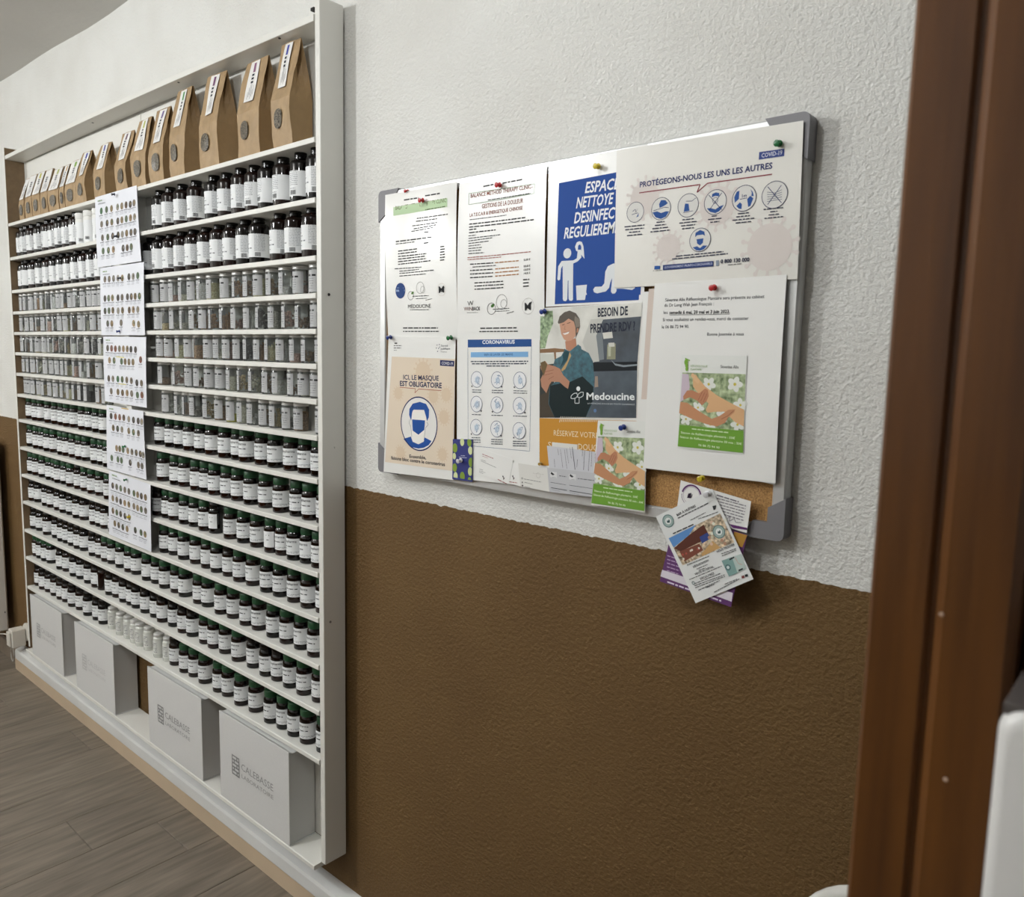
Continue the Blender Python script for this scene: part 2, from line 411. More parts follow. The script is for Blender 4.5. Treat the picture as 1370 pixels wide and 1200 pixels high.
NAVY, BLUE, INKC, RED = '1e2a5e', '2d57a8', '2f3033', 'a8373c'
# --- price list, left -------------------------------------------------------
Y1 = -0.0305
K = KK(500, 220, 5)
a = Sheet('price_list_sheet', 'laminated price list with pale green title box, upper left of the pin board', 'notice', K, [(80, 205), (560, 115), (562, 1172), (95, 1160)], Y1, mat('laminated_gloss', 'e6e6e3', 0.16, var=0.015, vscale=6, coat=0.6, bump=0.06, bscale=14, bdist=0.01), 0.004, 0.3)
a.part('heading')
a.greek((205, 243), (300, 228), 14, '3c3c3c'); a.greek((345, 215), (450, 198), 14, '3c3c3c')
a.quad([(137, 288), (498, 225), (499, 285), (138, 345)], 'bdd6ae'); 
a.text((150, 306), (490, 253), 26, 'BALANCE METHOD THERAPY CLINIC', '6f7d55', 0.01); a.text((482, 240), (494, 238), 7, 'TM', '6f7d55')
a.greek((330, 310), (485, 285), 9, '5a6a4a')
a.part('body_text')
for (x0, y0, x1, y1, h) in [(290, 365, 503, 338, 11), (285, 385, 430, 368, 12), (260, 415, 430, 393, 11), (270, 435, 425, 408, 11), (255, 452, 405, 425, 10),
                            (155, 522, 395, 490, 14), (155, 537, 275, 521, 10), (340, 460, 372, 455, 14), (338, 532, 370, 527, 14)]: a.greek((x0, y0), (x1, y1), h, '4d4d4d')
for i in range(6):
    y = 585 + i * 17.5; a.greek((170, y), ([292, 290, 358, 345, 355, 385][i], y - [17, 16, 20, 20, 22, 25][i]), 11, '333333')
    a.greek((452, 556 + i * 18), (486, 552 + i * 18), 12, '222222')
for (x0, y0, x1, y1) in [(148, 702, 322, 690), (178, 718, 305, 705), (178, 733, 410, 710), (178, 750, 352, 735)]: a.greek((x0, y0), (x1, y1), 9, '444444')
a.greek((197, 1098), (430, 1098), 13, '3a3a3a'); a.greek((197, 1120), (440, 1120), 11, '4a4a4a')
a.part('logo')
a.disc((183, 845), 0.0150, '27437c', ry=0.0160); a.quad([(155, 838), (212, 838), (212, 852), (155, 852)], '8fa3c8', n=3)
a.greek((160, 828), (205, 828), 5, '9fb2d6')
a.disc((313, 825), 0.012, '9a9a98', rin=0.93); a.disc((330, 838), 0.007, '9a9a98', rin=0.9); a.disc((250, 878), 0.009, '777777', rin=0.9); a.disc((262, 860), 0.004, '5d8a46', ry=0.0025, rot=0.5)
a.greek((262, 885), (370, 880), 8, '555555'); a.greek((285, 900), (360, 896), 6, '555555'); a.greek((350, 910), (395, 900), 6, '444444')
a.disc((460, 838), 0.0125, 'c9bdb8', rin=0.95); a.text((441, 860), (478, 856), 42, 'M', '1d1d1f', 0.02); a.line([(452, 842), (462, 852), (480, 820)], 0.0016, '1d1d1f')
a.text((232, 962), (384, 958), 24, 'MÉDOUCINE', '3a3a3a'); a.greek((245, 975), (370, 974), 7, '555555')
a.flush()
# --- price list, second -----------------------------------------------------
b = Sheet('price_list_sheet', 'white price list with red-brown title lines, second along the pin board top', 'notice', K, [(575, 130), (1160, 5), (1142, 1172), (560, 1168)], Y1 - 0.0006, LAM, 0.0035, 0.1)
b.part('heading')
b.greek((735, 152), (805, 138), 14, '3c3c3c'); b.greek((862, 130), (998, 105), 14, '3c3c3c')
for q in ([(640, 195), (1080, 130)], [(1080, 130), (1077, 195)], [(1077, 195), (640, 270)], [(640, 270), (640, 195)]): b.line(q, 0.0008, '9db59a')
RB = '8a4a38'
b.text((652, 224), (1055, 162), 26, 'BALANCE METHOD THERAPY CLINIC', RB, 0.01); b.text((1052, 160), (1068, 157), 8, 'TM', RB)
b.greek((765, 242), (1052, 197), 9, '2b2b2b'); b.text((727, 295), (1003, 257), 28, 'GESTIONS DE LA DOULEUR', RB, 0.01)
b.text((648, 352), (1000, 302), 22, 'LA T.E.C.A.R & ENERGETIQUE CHINOISE', RB, 0.012); b.greek((648, 374), (890, 342), 8, '4c4c4c')
b.part('body_text')
for (x0, y0, x1, y1) in [(645, 405, 1020, 360), (645, 425, 1078, 375), (645, 442, 693, 436), (645, 462, 818, 442)]: b.greek((x0, y0), (x1, y1), 12, '1f1f1f')
for i in range(8): b.greek((642, 482 + i * 17), ([690, 848, 795, 772, 720, 728, 722, 742][i], 482 + i * 17 - [6, 26, 22, 17, 10, 9, 8, 8][i]), 9, '454545')
b.greek((636, 628), (1058, 588), 9, 'a0574d'); b.greek((636, 641), (855, 622), 8, 'a0574d')
for i in range(4):
    y = [672, 714, 738, 762][i]; x = 652
    b.greek((x, y), (802, y - 10), 11, '2a2a2a'); b.greek((815, y - 11), (975, y - 24), 11, 'b07a45'); b.text((1010, y - 25), (1055, y - 30), 13, ['55,00 €', '105,00 €', '120,00 €', '140,00 €'][i], '1c1c1c', 0.01)
b.greek((668, 690), (820, 678), 9, '4a4a4a')
for i in range(3): b.greek((680, 797 + i * 21), (872, 785 + i * 21), 11, '2a2a2a'); b.greek((1005, 776 + i * 22), (1048, 773 + i * 22), 12, '1c1c1c')
b.greek((715, 1100), (958, 1097), 13, '3a3a3a'); b.greek((708, 1121), (965, 1119), 11, '4a4a4a')
b.part('logo')
b.text((633, 946), (672, 942), 30, 'W', '5a5a5a'); b.text((608, 978), (662, 977), 24, 'WIN', '8a6a66'); b.text((664, 977), (715, 976), 24, 'BACK', '333333', 0.01); b.greek((628, 994), (700, 992), 5, '777777')
b.disc((858, 920), 0.014, '9a9a98', rin=0.93); b.disc((872, 932), 0.008, '9a9a98', rin=0.9); b.disc((790, 965), 0.011, '777777', rin=0.9); b.disc((798, 945), 0.0045, '4c7a3a', ry=0.003, rot=0.5)
b.greek((800, 972), (912, 965), 8, '555555'); b.greek((815, 985), (910, 980), 6, '555555'); b.greek((893, 998), (942, 985), 6, '444444')
b.disc((1037, 948), 0.0145, 'b5b0ae', rin=0.96); b.text((1015, 976), (1056, 972), 48, 'M', '1d1d1f', 0.02); b.line([(1028, 952), (1040, 964), (1062, 918)], 0.0018, '1d1d1f')
b.flush()
# --- blue cleaning notice ---------------------------------------------------
K = KK(700, 180, 4.8)
c = Sheet('cleaning_notice', 'blue cleaning notice with white wiping figure and bucket', 'notice', K, [(165, 190), (800, 60), (775, 1078), (145, 1106)], Y1 - 0.0004, LAM, 0.0, 0.0)
c.part('blue_panel'); c.quad([(230, 312), (800, 205), (752, 1062), (203, 1090)], '1f4a97', n=10)
c.part('heading')
for t, x0, y0, x1, y1, h in [('ESPACE', 397, 375, 612, 348, 66), ('NETTOYE', 340, 473, 572, 444, 66), ('DESINFECTE', 327, 570, 652, 528, 66), ('REGULIEREMENT', 262, 668, 700, 618, 66)]:
    V_, F_, w_ = text2d(t, 0.022); P0, L_, ex, ez, hz = c._frame((x0, y0), (x1, y1), h, False); dd = c.d()
    c.acc.add([c.lay(P0 + ex * (x * L_ / w_ + y * 0.004) + ez * (y * hz / CAP), dd) for x, y in V_], F_, ink('eef0f2'))
c.part('pictogram'); WH = 'dfe3e6'
c.disc((284, 763), 0.0085, WH, ry=0.0085)
c.poly([(248, 812), (322, 808), (345, 795), (352, 740), (372, 740), (374, 790), (350, 815), (322, 828), (320, 1060), (312, 1068), (298, 1066), (292, 1055), (291, 938), (287, 938), (284, 1058), (275, 1070), (260, 1068), (255, 1058), (254, 842), (244, 860), (238, 930), (228, 938), (220, 930), (226, 845)], WH)
c.poly([(333, 720), (345, 692), (362, 685), (378, 690), (388, 720), (394, 798), (372, 770), (374, 720), (366, 705), (354, 712), (350, 752), (340, 745)], WH)
c.poly([(340, 970), (410, 964), (405, 1010), (410, 1028), (402, 1030), (398, 1062), (344, 1064)], WH)
c.poly([(450, 995), (462, 978), (505, 976), (522, 955), (528, 880), (545, 845), (580, 828), (600, 828), (600, 1005), (590, 1020), (574, 1022), (564, 1010), (572, 920), (560, 950), (552, 985), (530, 1008), (475, 1020), (455, 1012)], WH)
c.poly([(600, 900), (640, 880), (720, 985), (700, 998), (640, 990), (600, 990)], WH)
c.flush()
# --- COVID notice, landscape ------------------------------------------------
K = KK(820, 140, 4.724)
PINK = 'd9c6c0'
d = Sheet('covid_notice', 'landscape covid notice with round blue icons, top right of the pin board', 'notice', K, [(24, 290), (1205, 100), (1166, 1102), (8, 1158)], Y1 - 0.0022, mat('translucent_sleeve', 'dcdad3', 0.35, var=0.03, vscale=10, coat=0.2), 0.0, 0.2)
for x, y, r in [(200, 590, 0.026), (660, 640, 0.028), (350, 905, 0.021), (990, 900, 0.033)]: d.part('virus_motif'); d.virus((x, y), r, 'd8d0cb')
d.part('heading')
d.quad([(925, 300), (1085, 278), (1083, 325), (922, 348)], '3b4a86', n=3); d.text((940, 335), (1070, 315), 26, 'COVID-19', 'd9dbe6', 0.01)
d.text((170, 523), (1008, 403), 33, 'PROTÉGEONS-NOUS LES UNS LES AUTRES', '2a3266', 0.025)
d.line([(167, 558), (552, 505), (532, 555), (598, 497), (1006, 440)], 0.0016, '8d3a44')
for i, (x, y, r) in enumerate([(142, 680, .0125), (305, 658, .0135), (476, 637, .0138), (648, 616, .0142), (830, 592, .0145), (1023, 570, .0148), (552, 855, .0138)]):
    d.part('icon'); q = r / 0.0138
    d.disc((x, y), r * 1.26, 'd9d8d4'); s_ = 62 * q
    def P(u, v): return (x + u * s_, y - v * s_ * 1.12 - u * 8)
    B = '2b5396'
    if i == 0: d.poly([P(-.1, .0), P(.2, .35), P(.35, .3), P(.1, -.1)], 'c9c8c4'); d.poly([P(.1, -.55), P(.4, -.1), P(.35, -.45)], B); d.line([P(-.3, .1), P(0, .3), P(.1, .0)], .0008, NAVY); d.line([P(-.4, -.2), P(.3, -.1)], .0008, NAVY)
    if i == 1: d.poly([P(-.2, .45), P(0, .8), P(.45, .75), P(.7, .45), P(.5, .3), P(.1, .15), P(-.15, .1)], B); d.poly([P(-.9, -.25), P(-.4, -.2), P(0, -.4), P(.5, -.3), P(.85, -.35), P(.5, -.8), P(0, -.95), P(-.55, -.75)], B); d.line([P(-.8, -.1), P(.4, .1), P(.8, 0)], .0008, NAVY)
    if i == 2: d.poly([P(-.45, -.55), P(-.3, .2), P(.05, .15), P(.15, -.5)], B); d.line([P(-.2, .4), P(.4, .35), P(.8, .6)], .0008, NAVY); d.line([P(-.5, -.62), P(.5, -.55)], .0008, NAVY)
    if i == 3: d.poly([P(-.35, .45), P(-.3, .75), P(.05, .85), P(.4, .75), P(.4, .45), P(0, .55)], B); d.poly([P(-.85, -.45), P(-.4, -.5), P(0, -.65), P(.5, -.4), P(.85, -.35), P(.4, -.85), P(0, -.98), P(-.5, -.82)], B); d.line([P(-.65, .7), P(.65, -.75)], .001, NAVY); d.line([P(-.65, -.7), P(.65, .75)], .001, NAVY); d.disc(P(0, .15), .0045, NAVY, rin=.85)
    if i == 4:
        d.poly([P(-.95, .2), P(-.7, .65), P(-.45, .7), P(-.5, 0), P(-.9, -.3)], B); d.poly([P(.6, .75), P(.85, .45), P(.95, .1), P(.7, .1), P(.75, .4)], B); d.poly([P(-.75, -.6), P(-.4, -.3), P(-.2, -.5), P(-.25, -.9), P(-.5, -.85)], B); d.poly([P(.3, -.1), P(.6, .15), P(.9, -.1), P(.6, -.75), P(.4, -.8)], B)
        d.line([P(-.4, -.05), P(.3, .0)], .0009, NAVY); d.text(P(-.2, .08), P(.25, .1), 20, '1m', NAVY, .02)
    if i == 5:
        for u in range(5): d.line([P(-.7, .3 - u * .2), P(.0, .15 - u * .15), P(.7, .35 - u * .2)], .0007, '3d4560')
        d.line([P(-.65, .75), P(.65, -.75)], .001, NAVY)
        d.line([P(-.65, -.75), P(.65, .75)], .001, NAVY)
    if i == 6: d.poly([P(-.5, .3), P(-.45, .7), P(0, .9), P(.45, .7), P(.5, .3), P(.3, .45), P(-.3, .45)], B); d.poly([P(-.35, .1), P(.35, .1), P(.3, -.3), P(0, -.5), P(-.3, -.3)], B); d.poly([P(-.75, -.6), P(-.3, -.55), P(0, -.75), P(.3, -.55), P(.75, -.6), P(.4, -.9), P(0, -.99), P(-.4, -.9)], B)
    d.disc((x, y), r * 1.28, '2a2f52', n=32, rin=0.95)
d.part('caption')
for (cx_, y, ws) in [(138, 770, (126, 118, 70, 96)), (302, 745, (50, 72, 104, 126)), (476, 728, (72, 110, 88, 75)), (645, 707, (40, 84, 56)), (826, 690, (70, 90, 138, 98)), (1018, 660, (130, 46, 66, 118))]:
    for i, w in enumerate(ws): d.greek((cx_ - w / 2, y + i * 19 + w * .05), (cx_ + w / 2, y + i * 19 - w * .05), 11, '34384e')
d.greek((400, 962), (700, 932), 11, '34384e'); d.greek((375, 980), (728, 945), 11, '34384e')
d.part('hotline_banner')
d.quad([(265, 1020), (300, 1018), (298, 1040), (263, 1042)], '2b5aa0', n=2); d.greek((255, 1052), (310, 1047), 5, '555555')
d.quad([(318, 1014), (637, 988), (636, 1022), (317, 1047)], '26386f', n=4); d.text((328, 1036), (630, 1011), 14, 'GOUVERNEMENT.FR/INFO-CORONAVIRUS', 'c5cbe0', .01)
d.quad([(653, 985), (672, 983), (671, 1018), (652, 1020)], '8d99a8', n=2); d.text((682, 1003), (864, 990), 23, '0 800 130 000', '2b3048', .03); d.greek((728, 1016), (814, 1008), 9, '777777')
d.flush()
# --- mask poster --------------------------------------------------------------
K = KK(500, 430, 5)
e = Sheet('mask_poster', 'beige poster of a head wearing a blue mask, lower left of the pin board', 'poster', K, [(100, 93), (548, 105), (532, 1062), (66, 1006)], Y1 - 0.0016, LAM, 0.0, 0.0)
e.part('panel'); e.quad([(122, 235), (545, 252), (530, 1000), (76, 940)], 'dfd0bc', n=10)
for x, y, r in [(330, 340, .022), (485, 490, .0135), (470, 640, .014), (165, 480, .013), (400, 500, .014), (180, 880, .014), (460, 890, .013)]: e.part('virus_motif'); e.virus((x, y), r, 'd9c5ac')
e.part('heading')
e.quad([(445, 258), (540, 264), (538, 302), (444, 296)], '2a3060', n=3); e.text((455, 288), (530, 293), 19, 'COVID-19', 'd9d9df', .01)
e.text((198, 388), (436, 396), 30, 'ICI, LE MASQUE', '2b2d52', .022); e.text((176, 430), (456, 446), 32, 'EST OBLIGATOIRE', '2b2d52', .03)
e.line([(175, 440), (280, 450), (276, 478), (302, 452), (454, 463)], .0012, 'a0462f')
e.part('small_print'); e.greek((135, 165), (188, 165), 9, '6b6b6b'); e.greek((135, 180), (184, 180), 9, '6b6b6b'); e.greek((135, 195), (155, 195), 6, '8b8b8b'); e.quad([(140, 142), (158, 142), (158, 150), (140, 150)], '333333', n=2)
for x, y in [(425, 158), (440, 155), (420, 178), (435, 180), (428, 200), (442, 172)]: e.disc((x, y), .0012, '333a5a', n=8)
for i, t in enumerate(['Santé', 'publique', 'France']): e.text((450, 168 + i * 20), ([497, 512, 490][i], 168 + i * 20), 12, t, ['44485a', '44485a', 'a5a5a5'][i])
e.part('masked_head')
e.disc((302, 685), .0550, 'e4e2de', ry=.0550, n=40); MB_ = '20509c'
e.poly([(200, 785), (250, 770), (262, 805), (300, 822), (335, 805), (340, 775), (388, 800), (368, 828), (335, 845), (300, 850), (260, 842), (228, 820)], MB_)
e.poly([(250, 700), (256, 770), (262, 800), (300, 818), (338, 800), (335, 770), (345, 700), (300, 735)], 'ece9e4')
e.poly([(238, 625), (240, 585), (262, 550), (310, 538), (352, 552), (372, 590), (370, 640), (358, 668), (352, 640), (338, 592), (268, 590), (258, 610), (252, 665)], MB_)
e.poly([(262, 596), (338, 596), (352, 650), (356, 672), (300, 660), (252, 662)], 'ece9e4')
e.poly([(258, 655), (345, 662), (340, 725), (300, 758), (262, 730)], MB_)
e.line([(242, 655), (238, 680), (250, 705), (256, 770)], .0007, NAVY); e.line([(356, 672), (366, 690), (348, 712), (340, 775)], .0007, NAVY)
e.disc((302, 685), .0565, '20295c', n=44, rin=.955)
e.part('slogan')
e.text((240, 912), (352, 922), 22, 'Ensemble,', '2c2a33', .02); e.text((118, 922), (478, 968), 22, 'faisons bloc contre le coronavirus', '2c2a33', .02)
e.flush()
# --- hand washing notice ----------------------------------------------------
f = Sheet('handwashing_notice', 'white coronavirus notice with nine round hand-washing drawings', 'notice', K, [(558, 117), (1110, 115), (1108, 1110), (556, 1050)], Y1 - 0.0010, PAPER, 0.0, 0.0)
f.part('heading')
f.quad([(630, 122), (1056, 118), (1056, 168), (630, 174)], '25508f', n=4); f.text((727, 150), (944, 148), 23, 'CORONAVIRUS', 'e6eaf0', .03)
f.quad([(650, 206), (1034, 202), (1034, 238), (650, 240)], '7fb0dc', n=4); f.text((740, 229), (932, 227), 14, 'BIEN SE LAVER LES MAINS', '35578c', .01)
for q in ([(630, 174), (632, 830)], [(1056, 168), (1044, 868)], [(632, 830), (1044, 868)]): f.line(q, .0006, '3c5a86')
f.greek((650, 272), (1034, 270), 11, '333a4c'); f.greek((658, 287), (1022, 286), 11, '333a4c'); f.greek((755, 302), (910, 302), 11, '333a4c')
for r_ in range(3):
    for c_ in range(3):
        f.part('icon'); x = [690, 827, 978][c_] - r_ * 1.5; y = [388, 553, 707][r_] + c_ * [3, 5, 12][r_]
        f.disc((x, y), .0152, 'e9eaec'); rr = random.Random(r_ * 3 + c_)
        for u in range(4):
            x0, y0 = x + rr.uniform(-22, 5), y + rr.uniform(-30, 30); f.line([(x0, y0), (x0 + rr.uniform(8, 24), y0 + rr.uniform(-22, 10)), (x0 + rr.uniform(4, 26), y0 + rr.uniform(0, 24))], .0010, '6d87a6')
        f.poly([(x - 12, y - 8), (x + 6, y - 26), (x + 16, y - 6), (x + 10, y + 22), (x - 8, y + 26)], 'c3d0dd'); f.disc((x + 6, y + 4), .0045, '8fa6bf', rin=.8, n=12)
        f.disc((x, y), .0156, '35466a', n=30, rin=.945); f.disc((x + [-32, -30, -36][c_] * (1 if (r_ + c_) % 2 == 0 else -1), y + 46), .0016, '2c2c34', n=10)
        for u in range([2, 1, 3][r_]): f.greek((x - 30 + c_ * -6, y + 72 + u * 15), (x + 30 + c_ * 10, y + 74 + u * 15), 8, '444a58')
f.flush()
# --- photo poster with orange foot ------------------------------------------
K = KK(700, 390, 7.0588)
g = Sheet('booking_poster', 'poster with photo of a smiling woman in teal shirt above an orange panel', 'poster', K, [(160, 158), (1125, 98), (1095, 1775), (155, 1740)], Y1 - 0.0014, LAM, 0.0, 0.0)
BOK = mat('photo_backdrop', 'c9c8c0', .45, var=.08, vscale=25, hex2='d8d7d0'); LEAF = mat('photo_foliage', '4c6a3e', .5, var=.35, vscale=160, hex2='9ab088')
DRK = mat('photo_dark_wall', '2b343f', .5, var=.18, vscale=30, hex2='3a4550'); TEAL = mat('photo_teal_cloth', '1f4a56', .5, var=.25, vscale=120, hex2='2a606e')
g.part('photo')
g.quad([(162, 165), (1122, 105), (1075, 1195), (158, 1192)], 'c9c8c0', n=8, mt=BOK)
g.poly([(163, 190), (280, 180), (285, 300), (235, 420), (210, 535), (160, 540)], '', mt=LEAF)
g.poly([(160, 545), (300, 535), (400, 545), (400, 568), (310, 575), (160, 580)], '8a6a4c'); g.poly([(290, 570), (310, 570), (312, 640), (296, 640)], '8a6a4c')
g.poly([(160, 590), (290, 590), (300, 680), (160, 700)], 'cdcfc6'); g.poly([(158, 700), (290, 680), (300, 1190), (158, 1192)], '3a3d3a')
g.poly([(158, 980), (260, 930), (330, 1190), (158, 1192)], '4a4136')
g.quad([(690, 270), (1115, 235), (1078, 690), (668, 690)], '', n=6, mt=DRK)
g.poly([(640, 262), (760, 255), (690, 420), (720, 660), (640, 668), (560, 480)], 'c3c3bd'); g.poly([(690, 420), (745, 330), (765, 640), (720, 650)], '7d8488'); g.poly([(750, 390), (840, 380), (848, 438), (760, 448)], 'd5d4cc'); g.poly([(795, 500), (875, 490), (872, 640), (790, 640)], '8f9078'); g.poly([(805, 485), (862, 482), (865, 520), (808, 522)], 'd0d0c8'); g.poly([(800, 520), (830, 520), (828, 610), (804, 612)], 'b8bba4')
g.quad([(660, 670), (1080, 662), (1078, 745), (668, 755)], '171b20', n=4); g.poly([(830, 645), (870, 680), (950, 695), (1080, 685), (1080, 700), (950, 714), (870, 698)], '8b949a')
g.quad([(668, 755), (1078, 745), (1068, 1195), (590, 1192)], '', n=6, mt=mat('photo_cabinet', '303b46', .5, var=.2, vscale=18, hex2='46525c')); g.poly([(680, 800), (705, 800), (710, 900), (675, 905)], '9a8a7c'); g.disc((680, 1125), .003, '5f7da8')
g.part('photo_figure')
g.poly([(390, 540), (440, 565), (520, 500), (548, 520), (552, 545), (620, 580), (660, 660), (672, 800), (665, 1000), (640, 1090), (590, 1190), (300, 1192), (240, 1060), (250, 900), (330, 830), (285, 700), (300, 640), (360, 610), (388, 560)], '', mt=TEAL)
g.poly([(430, 860), (560, 800), (665, 900), (655, 1040), (590, 1190), (300, 1192), (245, 1060), (255, 890), (380, 860)], '152426')
g.poly([(398, 470), (498, 440), (505, 510), (440, 565), (405, 545)], 'b9856a')
g.poly([(345, 310), (365, 270), (440, 250), (490, 290), (500, 360), (495, 420), (460, 460), (415, 470), (385, 450), (360, 400)], 'c99a80')
g.poly([(328, 290), (345, 235), (390, 195), (440, 180), (500, 205), (535, 260), (540, 330), (515, 400), (498, 440), (495, 340), (480, 285), (430, 255), (385, 290), (355, 300), (335, 305)], '5f5850')
g.poly([(490, 230), (530, 260), (540, 330), (500, 340), (485, 270)], '857d72')
g.poly([(510, 345), (525, 350), (518, 385), (505, 388)], 'b9856a'); g.line([(368, 318), (392, 310)], .0010, '3a2c26'); g.line([(415, 302), (448, 292)], .0010, '3a2c26'); g.line([(398, 320), (390, 355), (402, 358)], .0007, '9a6a54')
g.poly([(370, 395), (400, 390), (438, 375), (428, 398), (395, 410)], 'ece4de'); g.line([(368, 394), (400, 388), (440, 374)], .0007, '8a3f38')
g.poly([(440, 570), (455, 605), (400, 730), (370, 755), (360, 740), (420, 650)], 'b89c6c'); g.poly([(372, 600), (400, 560), (440, 570), (420, 640), (350, 720), (380, 640)], '22474f')
g.poly([(170, 675), (210, 655), (235, 690), (300, 705), (350, 730), (380, 790), (440, 850), (425, 920), (395, 900), (345, 855), (270, 850), (250, 880), (220, 960), (175, 900), (165, 830), (190, 780), (165, 720)], 'b5856c')
g.poly([(165, 672), (205, 655), (230, 690), (215, 740), (195, 800), (175, 740)], '6d5a3c'); g.line([(200, 760), (290, 740)], .0008, '8a5c48'); g.line([(205, 790), (280, 770)], .0008, '8a5c48'); g.line([(240, 830), (290, 800)], .0008, '8a5c48')
g.part('heading')
g.text((706, 238), (990, 220), 78, 'BESOIN DE', '22283a', .025); g.text((636, 390), (1058, 365), 80, 'PRENDRE RDV ?', '22283a', .025)
g.part('logo')
g.disc((522, 918), .0040, 'e8ecec'); WL = 'dfe5e5'
for q in ([(452, 1008), (455, 985), (480, 962), (508, 958), (515, 985), (500, 1005), (470, 1012), (452, 1008)], [(570, 950), (568, 985), (540, 1002), (512, 995), (525, 965), (550, 950), (570, 950)], [(490, 1008), (490, 1055), (530, 1055), (530, 1000)]): g.line(q, .0011, WL)
g.text((600, 1020), (1055, 1024), 64, 'Medoucine', 'e8ecec', .022); g.text((610, 1062), (1055, 1074), 13, 'LA MÉDECINE DOUCE EN TOUTE CONFIANCE', 'c5ccd0')
K4 = KK(700, 400, 4); g.K = K4
g.part('orange_panel'); g.quad([(88, 637), (607, 652), (592, 903), (90, 890)], 'c68d35', n=8)
for i in range(34): x = 196 + i * 9.8; g.line([(x, 660 - (0 if i < 1 else 3)), (x + 7, 628 + i * .25)], .0011, 'e8e3d4')
g.text((165, 730), (404, 745), 28, 'RÉSERVEZ VOTRE', 'ead9b4', .004); g.text((135, 796), (152, 797), 32, 'S', 'ead9b4', .004); g.text((296, 806), (418, 814), 32, 'DOUCE', 'ead9b4', .004)
g.flush()
# --- under-sheet and letter -------------------------------------------------
K = KK(850, 360, 4.136)
u_ = Sheet('laminated_sheet', 'mostly hidden laminated sheet with a pinkish panel behind the pinned letter', 'notice', K, [(22, 128), (820, 70), (770, 1195), (-20, 1000)], Y1 - 0.0006, LAM, 0.001)
u_.part('panel'); u_.quad([(75, 110), (700, 70), (660, 730), (35, 720)], 'd3c5bb', n=6); u_.flush()
h = Sheet('letter', 'white letter with typed lines, held by a red pin, right on the pin board', 'letter', K, [(108, 80), (838, 30), (780, 1185), (50, 1100)], Y1 - 0.0036, PAPER, 0.003, 0.0, lift=0.003)
h.part('typed_text'); TC = '3a3d44'
for t, x0, y0, x1, y1, hh in [('Séverine Alix Réflexologue Plantaire sera présente au cabinet', 168, 180, 716, 160, 17), ('du Dr Long Wah Jean François :', 164, 209, 436, 200, 17), ('les', 160, 249, 183, 248, 17), ('Si vous souhaitez un rendez-vous, merci de contacter', 156, 289, 630, 281, 17), ('le 06 86 72 94 90.', 152, 329, 300, 326, 17), ('Bonne Journée à vous', 400, 369, 604, 367, 17)]:
    h.text((x0, y0), (x1, y1), hh, t, TC, .006)
h.text((192, 249), (525, 243), 17, 'samedis 6 mai, 20 mai et 3 juin 2023.', '202228', .022); h.line([(192, 254), (525, 249)], .0006, '202228'); h.flush()
FLW = mat('photo_blossom', '4f6e38', .5, var=.3, vscale=110, hex2='b3c098')
